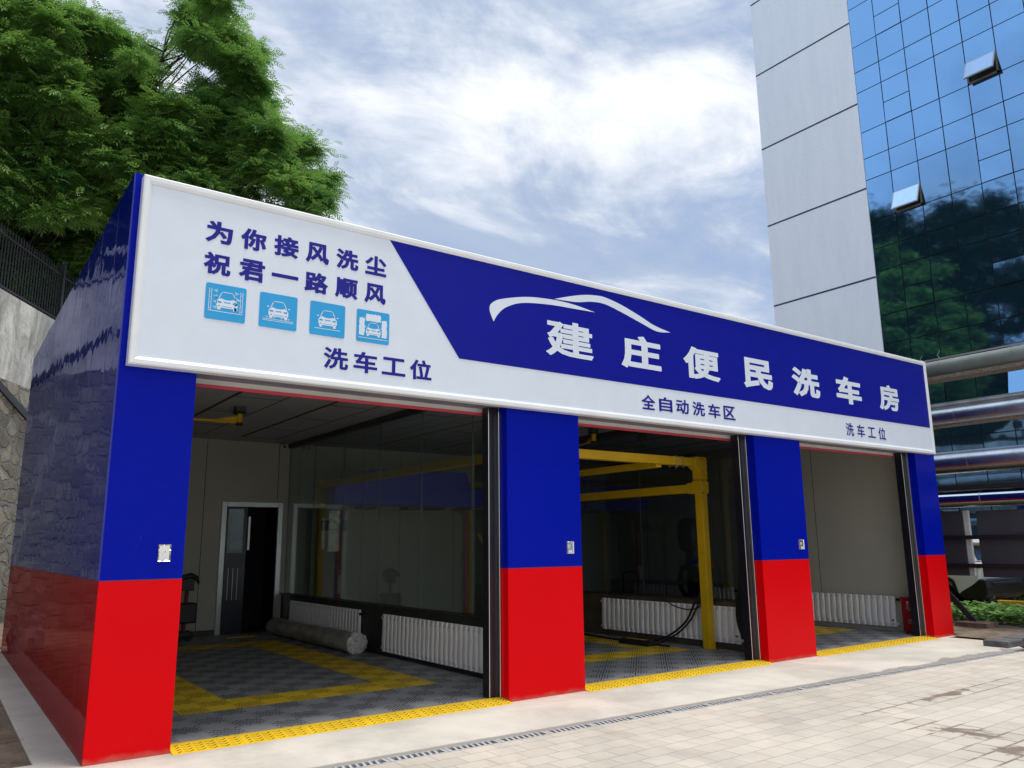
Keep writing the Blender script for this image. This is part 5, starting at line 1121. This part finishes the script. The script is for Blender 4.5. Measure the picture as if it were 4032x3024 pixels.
CL = [(2,7.18,17.35,11.21,0.25),(0,1.86,15.82,12.87,0.48),(0,1.08,21.28,10.09,0.67),(0,-0.01,17.39,14.85,0.55),(0,-0.04,20.05,11.76,0.48),(0,0.36,18.42,15.57,0.57),(3,-1.10,19.83,8.87,0.34),(0,0.97,20.19,11.55,0.57),(0,0.62,19.43,12.36,0.35),(1,4.42,16.09,15.15,0.54),(1,2.77,20.66,11.43,0.47),(2,6.24,17.72,11.11,0.23),(1,3.74,16.94,14.11,0.60),(1,2.93,20.46,13.49,0.68),(1,1.99,18.70,8.51,0.37),(0,-0.37,18.37,12.94,0.39),(1,3.42,20.02,15.72,0.57),(1,2.22,21.30,11.57,0.49),(1,3.04,15.33,10.90,0.48),(0,-1.69,16.79,15.79,0.35),(3,-1.60,20.55,17.22,0.55),(0,1.69,19.27,15.91,0.46),(1,2.42,19.98,12.24,0.44),(0,1.03,20.50,10.15,0.51),(0,1.12,15.81,12.62,0.28),(1,3.18,15.38,13.26,0.53),(1,4.24,19.15,15.12,0.53),(1,3.80,18.60,13.83,0.48),(0,0.60,16.67,12.23,0.49),(0,2.14,15.54,15.36,0.28),(0,1.08,19.21,9.89,0.37),(0,-1.44,18.44,16.38,0.53),(1,3.86,17.87,14.89,0.39),(2,5.62,16.52,17.36,0.35),(0,-0.40,18.17,8.54,0.42),(0,-1.46,18.99,16.42,0.45),(0,0.56,16.18,11.40,0.56),(1,5.12,19.13,15.16,0.35),(2,6.90,16.41,14.81,0.26),(0,1.70,17.04,14.86,0.30),(1,3.41,16.10,14.05,0.28),(1,2.84,21.51,9.80,0.38),(2,4.96,16.27,16.84,0.44),(0,-1.02,17.90,12.58,0.35),(2,6.02,16.45,11.78,0.35),(1,2.65,19.75,16.23,0.57),(0,1.44,17.56,14.11,0.31),(1,4.42,19.53,13.85,0.53),(2,6.02,15.29,14.15,0.39),(0,1.92,18.06,10.20,0.43),(1,4.77,15.99,17.41,0.49),(3,-1.45,20.29,17.87,0.39),(0,0.95,18.37,10.01,0.30),(0,-1.09,19.10,8.70,0.38),(1,4.48,19.13,14.13,0.41),(3,-0.55,21.12,10.74,0.58),(0,0.44,16.00,14.52,0.43),(1,4.20,18.36,18.73,0.36),(1,4.59,18.87,13.89,0.34),(1,3.18,15.70,12.91,0.50),(0,0.80,18.43,8.26,0.40),(0,1.27,17.15,12.54,0.30),(0,0.55,20.92,19.12,0.63),(0,-1.25,17.77,14.33,0.47),(2,6.10,17.08,11.67,0.60),(3,-0.81,20.19,17.40,0.56),(0,0.07,19.93,14.99,0.52),(1,4.17,18.72,14.55,0.39),(0,-0.34,17.46,17.03,0.40),(0,1.11,16.76,13.13,0.42),(0,0.02,16.47,16.13,0.44),(3,-1.17,20.94,12.13,0.40),(1,3.92,16.79,12.96,0.58),(0,1.31,19.12,11.31,0.44),(0,0.35,20.58,10.36,0.61),(2,6.55,19.38,16.26,0.49),(3,-2.03,20.22,17.07,0.23),(1,3.85,17.83,12.73,0.33),(3,-1.77,20.58,18.59,0.58),(0,0.27,21.58,10.63,0.42),(0,-0.65,17.63,13.07,0.58),(1,2.61,18.56,10.45,0.33),(1,2.15,17.77,14.86,0.37),(2,5.80,18.68,14.25,0.40),(2,5.23,15.77,14.73,0.42),(0,1.69,19.75,9.40,0.43),(1,3.81,18.98,13.36,0.45),(3,-1.02,20.19,9.05,0.49),(0,1.38,19.64,10.61,0.48),(1,3.41,20.19,17.06,0.36),(0,0.07,21.20,11.83,0.49),(0,-1.51,15.68,11.81,0.35),(0,-1.56,16.31,12.07,0.27),(1,2.21,19.68,12.49,0.61),(2,7.40,18.07,14.62,0.60),(0,-0.51,19.34,8.34,0.51),(1,1.79,19.72,14.63,0.34),(1,4.86,17.99,18.10,0.59),(0,-1.06,15.85,14.57,0.53),(0,-0.00,19.68,9.18,0.61),(3,-1.78,18.90,17.27,0.31),(1,4.32,17.77,18.94,0.58),(1,4.89,17.21,18.04,0.56),(0,0.68,18.13,13.97,0.54),(1,4.44,18.84,11.71,0.45),(1,2.72,15.93,11.43,0.43),(0,-1.23,18.45,14.81,0.36),(2,7.96,18.90,15.71,0.61),(0,0.86,18.72,18.21,0.26),(0,0.30,18.93,14.87,0.62),(1,3.25,17.23,11.25,0.62),(0,0.31,19.72,18.28,0.46),(0,-0.33,18.33,14.81,0.59),(1,4.11,18.46,13.35,0.42),(0,-1.65,18.89,17.82,0.41),(0,1.84,18.48,13.00,0.60),(3,-1.10,21.82,11.46,0.69),(3,-0.94,20.33,10.11,0.58),(0,1.05,21.57,9.75,0.44),(1,3.79,15.77,13.17,0.45),(0,-0.11,20.68,8.77,0.59),(0,0.04,15.70,15.78,0.45),(3,-1.66,20.79,15.79,0.55),(1,2.49,17.05,15.79,0.60),(1,2.77,15.94,13.37,0.29),(3,-1.31,20.41,10.51,0.26),(0,-0.58,18.51,11.39,0.31),(1,2.07,20.11,15.69,0.59),(0,1.91,17.99,15.63,0.30),(0,-1.49,17.94,15.83,0.43),(2,5.64,14.79,13.91,0.49),(2,6.44,18.64,12.05,0.32),(0,-0.00,20.94,10.83,0.70),(1,4.18,15.38,18.06,0.56),(1,2.36,18.29,15.85,0.53),(2,6.41,14.50,12.22,0.49),(0,1.22,18.71,15.43,0.65),(1,3.81,20.67,11.67,0.48),(0,0.23,18.68,9.15,0.64),(1,3.39,20.81,14.90,0.63),(0,0.36,19.54,12.83,0.47),(0,0.10,18.89,13.96,0.62),(2,8.33,16.07,11.75,0.34),(0,-0.95,15.97,10.99,0.27),(0,1.69,16.84,16.85,0.29),(1,4.30,19.65,14.91,0.63),(3,-0.89,20.56,11.13,0.47),(0,1.24,19.61,17.85,0.55),(0,1.13,20.46,12.59,0.41),(1,2.19,18.02,14.18,0.35),(0,1.38,19.88,11.05,0.36),(2,7.58,14.83,12.27,0.45),(0,-0.67,16.12,11.11,0.56),(1,2.47,18.86,15.93,0.31),(1,3.04,18.77,14.68,0.60),(0,1.06,18.64,8.65,0.62),(0,1.13,19.92,15.18,0.48),(1,4.39,19.13,13.16,0.48),(0,0.71,22.40,10.31,0.68),(0,-0.07,17.14,12.21,0.57),(0,0.72,20.80,11.19,0.54),(2,8.00,19.67,12.49,0.43),(0,1.11,19.81,14.78,0.53),(2,5.62,16.60,12.05,0.36),(2,5.62,15.07,12.72,0.56),(0,-0.52,20.11,8.42,0.47),(0,0.06,16.53,12.17,0.35),(1,4.37,19.54,14.29,0.68),(3,-1.97,21.11,17.96,0.46),(1,3.82,17.58,14.55,0.30),(0,1.10,19.98,18.26,0.68),(0,0.57,15.75,13.56,0.48),(3,0.35,22.24,11.52,0.46),(2,6.98,18.24,15.25,0.38),(1,3.87,16.89,11.24,0.51),(0,0.23,18.40,9.26,0.53),(0,-0.14,19.23,16.57,0.33),(1,4.20,16.64,11.73,0.61),(0,0.47,19.23,16.21,0.60),(2,6.05,17.25,18.12,0.34),(2,6.85,18.31,12.78,0.44),(0,0.65,17.82,14.56,0.36),(2,4.84,15.95,13.28,0.57),(2,5.11,15.93,15.27,0.58),(0,0.27,17.24,17.28,0.18),(1,4.83,18.57,12.95,0.36),(0,0.65,16.27,16.59,0.32),(0,-0.24,16.17,16.51,0.40),(0,-1.67,16.45,15.39,0.29),(0,-0.85,19.99,14.69,0.62),(3,-1.34,22.20,11.61,0.37),(2,8.23,18.99,16.44,0.34),(0,0.61,18.06,17.24,0.52),(0,-0.31,19.51,15.23,0.66),(3,-0.39,20.84,18.24,0.47),(0,-0.03,16.82,15.40,0.45),(0,-0.36,19.32,10.06,0.54),(1,2.83,18.31,9.78,0.39),(0,-1.16,16.34,13.53,0.58),(1,3.37,19.26,11.29,0.60),(0,2.08,17.44,13.65,0.48),(1,2.16,20.45,9.92,0.38),(1,2.74,17.16,14.00,0.29),(3,-1.32,20.74,13.90,0.40),(0,1.39,17.33,16.80,0.43),(3,0.06,21.47,11.32,0.42),(2,7.30,15.72,11.66,0.58),(0,1.33,20.15,9.71,0.52),(1,2.36,21.69,11.23,0.44),(0,2.08,16.62,11.51,0.33),(3,-1.10,20.53,15.17,0.55),(1,3.56,19.98,16.43,0.49),(1,2.81,19.42,11.69,0.62),(0,-0.66,19.16,11.56,0.59),(0,1.30,19.99,12.01,0.40),(1,4.98,19.90,16.16,0.45),(1,2.01,21.74,11.68,0.63),(0,1.80,17.71,15.14,0.44),(1,3.18,21.26,12.26,0.45),(1,2.75,19.11,14.05,0.37),(1,4.21,15.47,11.85,0.56),(0,1.89,17.01,11.75,0.55),(1,4.48,16.53,14.20,0.31),(1,2.97,18.56,12.25,0.45),(1,3.93,18.68,19.53,0.17),(3,-0.46,22.19,10.77,0.69),(1,2.34,18.58,13.36,0.53),(1,3.35,21.95,11.59,0.65),(1,2.83,19.07,11.73,0.66),(1,4.09,15.94,14.33,0.33),(2,6.18,16.54,15.31,0.44),(1,4.46,16.70,12.49,0.55),(1,4.96,19.74,15.37,0.36),(1,4.62,17.91,14.77,0.48),(1,1.77,19.63,11.52,0.55),(1,3.16,19.19,10.85,0.35),(1,2.67,19.36,12.09,0.45),(0,0.31,18.02,14.86,0.56),(1,3.40,18.07,15.18,0.33),(3,-1.69,19.76,17.45,0.58),(0,1.80,16.90,16.64,0.35),(1,3.77,18.54,14.38,0.34),(0,-1.51,19.14,11.73,0.20),(0,0.72,18.45,16.20,0.62),(1,3.62,18.93,15.05,0.43),(1,3.17,18.88,13.79,0.56),(3,0.60,22.26,10.11,0.41),(1,3.99,17.43,12.39,0.37),(1,3.73,15.18,16.39,0.45),(2,6.05,14.98,13.76,0.42),(1,4.38,20.07,13.35,0.47),(0,1.30,19.30,17.88,0.39),(1,3.04,15.58,14.10,0.57),(2,6.61,19.83,18.47,0.37),(0,-0.39,17.90,15.01,0.42),(2,7.26,19.80,12.57,0.51),(1,4.73,20.09,15.00,0.43),(2,7.13,17.30,11.93,0.36),(3,-0.17,21.87,11.64,0.57),(1,2.43,21.51,9.77,0.51),(1,2.55,20.29,10.97,0.34),(0,-0.79,19.48,12.81,0.66),(0,1.65,19.67,13.16,0.60),(2,6.46,17.44,11.13,0.30),(2,6.25,18.20,15.27,0.66),(1,3.71,15.40,11.52,0.40),(1,2.56,19.42,17.81,0.65),(3,-0.94,20.03,17.65,0.33),(2,5.66,16.15,16.16,0.34),(1,3.88,16.74,18.27,0.29),(0,-0.16,20.54,12.24,0.67),(2,5.49,19.68,16.06,0.60),(0,1.79,15.55,12.06,0.43),(0,0.43,16.50,12.70,0.37),(3,-2.07,20.58,17.61,0.25),(3,0.64,22.43,12.18,0.58),(3,-0.54,20.60,13.17,0.64),(0,-0.75,17.65,12.05,0.37),(0,-1.07,18.26,17.64,0.46),(2,6.91,15.79,12.88,0.60),(2,6.97,19.90,12.66,0.60),(0,0.07,18.24,13.35,0.40),(0,0.29,19.99,12.59,0.56),(1,2.33,19.57,13.41,0.42),(0,-0.65,19.42,14.70,0.63),(1,3.04,15.59,13.17,0.30),(1,3.92,16.66,17.22,0.27),(1,2.04,20.01,8.95,0.49),(0,-0.54,20.02,9.65,0.55),(2,7.00,15.03,12.82,0.38),(2,5.07,16.14,14.96,0.40),(0,-1.26,16.56,11.66,0.46),(3,-1.21,19.79,13.04,0.47),(1,3.94,16.75,15.21,0.19),(0,1.28,22.05,10.53,0.55),(1,1.81,19.58,18.67,0.18),(1,1.62,21.24,9.85,0.38),(0,1.46,16.51,14.99,0.28),(0,-0.56,15.92,10.50,0.28),(1,3.77,16.85,19.44,0.30),(1,4.71,17.93,11.15,0.40),(0,0.26,19.41,9.29,0.67),(1,3.96,18.21,10.79,0.25),(0,-1.11,18.47,15.55,0.43),(1,3.42,17.78,14.56,0.53),(2,8.57,17.17,14.22,0.31),(1,4.24,17.43,17.82,0.50),(0,1.48,19.29,18.16,0.44),(1,2.66,15.88,13.27,0.33),(2,5.32,16.72,16.54,0.30),(0,1.42,17.92,15.59,0.54),(2,5.53,19.29,12.10,0.33),(0,-1.80,17.00,15.09,0.36),(0,-0.45,15.72,14.76,0.36),(2,7.66,16.43,11.12,0.35),(3,-1.58,19.91,17.93,0.45),(0,0.85,16.81,13.29,0.43),(0,-0.16,16.03,13.59,0.43),(3,-1.53,19.69,12.51,0.27),(1,1.79,19.73,14.10,0.48),(1,1.90,19.45,10.50,0.56),(0,-0.32,18.23,8.79,0.56),(1,4.08,20.44,13.02,0.54),(2,6.32,17.28,12.39,0.45),(0,-0.22,18.94,10.92,0.41),(1,2.81,16.46,10.90,0.50),(3,-1.39,19.42,12.65,0.37),(0,-1.13,17.44,11.38,0.41),(2,8.14,18.74,12.45,0.54),(1,4.31,20.55,11.78,0.42),(0,-0.34,17.94,10.76,0.52),(0,1.45,19.55,10.96,0.63),(1,3.14,20.42,18.49,0.63),(1,5.24,19.60,20.20,0.55),(2,5.45,16.91,13.77,0.46),(1,2.58,18.36,15.35,0.53),(2,5.40,16.92,15.03,0.32),(0,0.38,16.00,10.27,0.31),(1,4.05,16.92,19.65,0.26),(1,3.09,19.94,13.67,0.39),(0,-1.38,16.12,14.25,0.46),(1,4.41,19.83,13.58,0.47),(1,2.01,19.98,16.21,0.62),(1,3.99,18.59,14.70,0.66),(0,1.27,18.72,12.05,0.45),(0,-0.40,16.32,14.26,0.29),(1,2.93,16.07,13.79,0.44),(0,1.39,17.83,11.21,0.35),(2,4.99,14.90,16.13,0.30),(0,0.80,21.55,11.83,0.38),(2,5.79,18.91,14.64,0.53),(0,1.01,15.91,10.55,0.47),(2,7.47,18.45,14.54,0.40),(0,0.80,17.83,13.78,0.53),(2,6.41,17.57,15.92,0.52),(3,-1.25,21.10,10.05,0.26),(2,7.04,19.54,17.71,0.46),(2,8.21,16.30,13.26,0.36),(2,6.84,14.74,11.53,0.54),(0,2.11,16.17,13.12,0.44),(1,2.24,19.96,11.24,0.59),(0,0.32,17.38,13.46,0.60),(0,1.46,20.15,11.85,0.50),(0,-1.87,18.35,16.84,0.33),(1,1.93,20.11,11.27,0.53),(3,-1.17,20.80,11.22,0.38),(0,0.11,19.84,12.05,0.42),(0,1.55,18.88,11.15,0.55),(0,1.49,18.67,16.61,0.55),(2,7.46,17.11,11.81,0.48),(0,1.02,20.62,14.06,0.39),(1,2.86,18.88,13.01,0.43),(0,1.81,18.24,8.29,0.37),(0,0.25,19.13,12.53,0.47),(1,3.74,15.16,11.84,0.41),(0,0.34,17.02,14.81,0.40),(3,-0.57,21.30,9.54,0.65),(3,-0.92,22.22,9.87,0.43),(0,-0.02,16.52,15.12,0.58),(0,0.13,18.10,15.67,0.45),(0,0.73,18.33,13.57,0.38),(3,-1.31,20.68,16.15,0.54),(0,-0.83,18.26,11.49,0.45),(0,-1.47,18.19,14.05,0.39),(0,1.44,19.40,9.84,0.59),(1,3.73,16.01,12.16,0.30),(1,2.57,17.73,13.86,0.33),(3,-1.75,19.37,17.52,0.57),(2,7.41,16.12,11.48,0.53),(0,1.70,18.97,13.78,0.49),(0,1.90,16.69,13.24,0.47),(1,3.86,19.65,13.71,0.67),(1,4.11,20.65,12.51,0.42),(1,1.99,20.97,11.10,0.41),(2,5.21,15.42,15.83,0.57),(0,1.18,21.41,11.46,0.69),(0,0.24,19.04,15.53,0.51),(1,3.72,16.78,11.03,0.36),(0,-1.20,16.71,10.07,0.43),(3,-0.93,20.65,13.73,0.69),(1,2.29,19.16,9.41,0.55),(0,1.04,21.90,11.93,0.53),(1,4.35,18.38,20.32,0.64),(2,8.20,16.08,13.64,0.27),(1,4.44,19.65,11.38,0.30),(1,1.62,21.30,10.14,0.35),(1,2.59,15.66,10.66,0.28),(1,2.86,16.17,13.34,0.57),(2,5.61,16.05,12.48,0.49),(2,8.19,18.77,14.70,0.68),(1,2.72,15.56,11.60,0.58),(2,5.57,15.24,13.54,0.32),(2,8.27,18.27,13.30,0.42),(2,5.31,16.81,10.71,0.32),(0,0.48,20.83,8.83,0.46),(0,-1.78,17.83,16.00,0.48),(0,-1.12,16.63,12.67,0.51),(2,8.09,17.57,15.27,0.52),(1,4.87,18.15,16.81,0.40),(0,1.57,19.63,8.68,0.52),(0,-1.47,16.80,13.79,0.54),(1,2.78,18.06,12.63,0.45),(1,2.47,18.11,12.39,0.51),(2,5.60,15.44,15.73,0.26),(0,-0.11,19.32,10.13,0.34),(0,-1.33,16.20,15.98,0.57),(1,4.42,15.79,14.65,0.59),(0,0.31,19.87,10.81,0.64),(3,-1.32,20.72,15.32,0.37),(0,-1.19,18.72,12.22,0.54),(0,2.01,17.22,12.12,0.48),(1,2.25,20.96,14.66,0.69),(0,-0.80,18.65,9.87,0.55),(0,1.23,16.36,16.28,0.47),(0,1.23,22.04,10.03,0.46),(1,4.58,15.34,16.20,0.33),(0,-0.48,19.10,11.93,0.63),(0,1.70,19.01,10.80,0.52),(2,6.49,17.94,15.01,0.59),(3,-1.02,20.93,18.32,0.42),(0,-0.79,18.83,15.44,0.45),(3,-1.27,21.11,14.38,0.41),(0,1.46,19.61,18.54,0.34),(2,5.29,18.61,13.91,0.56),(0,-0.91,17.50,11.99,0.39),(2,6.55,19.94,12.13,0.36),(0,-0.81,16.93,13.97,0.47),(0,1.51,16.96,15.14,0.39),(0,0.81,19.87,8.52,0.34),(1,3.11,19.39,12.95,0.35),(1,4.09,16.07,11.76,0.33),(0,1.45,18.51,9.80,0.62),(0,-0.73,18.29,11.27,0.37),(0,1.29,18.14,17.46,0.45),(0,1.47,20.86,17.57,0.54),(1,5.27,19.88,14.73,0.67),(1,3.95,18.88,10.96,0.20),(1,1.63,22.41,12.60,0.70),(1,2.53,16.07,12.91,0.48),(1,3.38,17.54,15.23,0.62),(1,3.62,16.35,13.46,0.28),(1,2.94,20.75,14.76,0.35),(0,1.13,19.13,15.72,0.40),(0,1.35,20.25,9.11,0.48),(0,-0.74,20.11,13.60,0.32),(2,7.98,19.65,16.12,0.65),(0,-0.46,20.12,10.46,0.40),(0,-0.43,18.57,11.06,0.59),(1,3.46,15.28,14.07,0.41),(1,3.60,17.44,11.48,0.44)]
TREES = [((0.0, 19.0), 'broad feathery locust tree at the left, behind the picket fence'), ((3.6, 19.6), 'tall slim locust tree whose top rises highest above the sign'),
         ((6.9, 19.2), 'lower locust tree reaching furthest right over the sign board'), ((-2.2, 20.5), 'locust tree half cut by the left picture edge above the fence')]
def hz(x, y):
    v = Vector((x, y, 0))-WP; return hillz(v.dot(WD), max(.3, v.dot(WN)))
for ti, ((tx, ty), lab) in enumerate(TREES):
    v = Vector((tx, ty, 0))-WP
    if v.dot(WN) < .6: tx, ty = (Vector((tx, ty, 0))+WN*(.8-v.dot(WN)))[:2]
    z0 = hz(tx, ty); T = thing('locust_tree', lab, 'tree', (tx, ty, z0), 'locust trees above the retaining wall')
    mine = [c for c in CL if c[0] == ti]
    zt = max(c[3] for c in mine); mx = np.mean([c[1] for c in mine]); my = np.mean([c[2] for c in mine])
    trunk = [(tx, ty, z0-.3), (tx*.8+mx*.2, ty*.8+my*.2, z0+(zt-z0)*.3), (tx*.45+mx*.55, ty*.45+my*.55, z0+(zt-z0)*.6), (mx, my, z0+(zt-z0)*.80)]
    tp = smooth3(trunk, 5); m = len(tp)
    tb = MB(); tb.tube(tp, [.20-.17*i/(m-1) for i in range(m)], 9)
    for c in mine:
        zb = c[3]-max(.8, .55*math.hypot(c[1]-mx, c[2]-my))
        k = min(range(m), key=lambda i: abs(tp[i][2]-zb)); b = tp[k]
        md = ((b[0]+c[1])/2+random.uniform(-.2, .2), (b[1]+c[2])/2+random.uniform(-.2, .2), (b[2]+c[3])/2+.1)
        tb.tube(smooth3([b, md, (c[1], c[2], c[3]-.1)], 3), [.032, .029, .026, .022, .018, .014, .010], 5)
    tb.build('trunk', BARK, T, smooth=True)
    VV, TT = [], []
    for c in mine:
        v, t = fronds(*clump(c[1:4], c[4]*1.25, int(330*(c[4]/.45)**2*.62)+45, .33)); VV.append(v); TT.append(t)
    quad_mesh('crown', np.concatenate(VV), np.concatenate(TT), LEAF, T)
# the wood further up the hillside, outside the frame but mirrored in the tower
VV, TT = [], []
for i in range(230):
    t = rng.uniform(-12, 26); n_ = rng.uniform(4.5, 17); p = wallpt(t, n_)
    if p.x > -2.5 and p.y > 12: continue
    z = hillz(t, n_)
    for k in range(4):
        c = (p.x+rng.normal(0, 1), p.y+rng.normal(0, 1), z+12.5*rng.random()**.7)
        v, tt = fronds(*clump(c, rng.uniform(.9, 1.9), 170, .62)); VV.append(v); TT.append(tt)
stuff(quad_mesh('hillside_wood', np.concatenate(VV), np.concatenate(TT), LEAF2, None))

bpy.data.objects.remove(_fo)
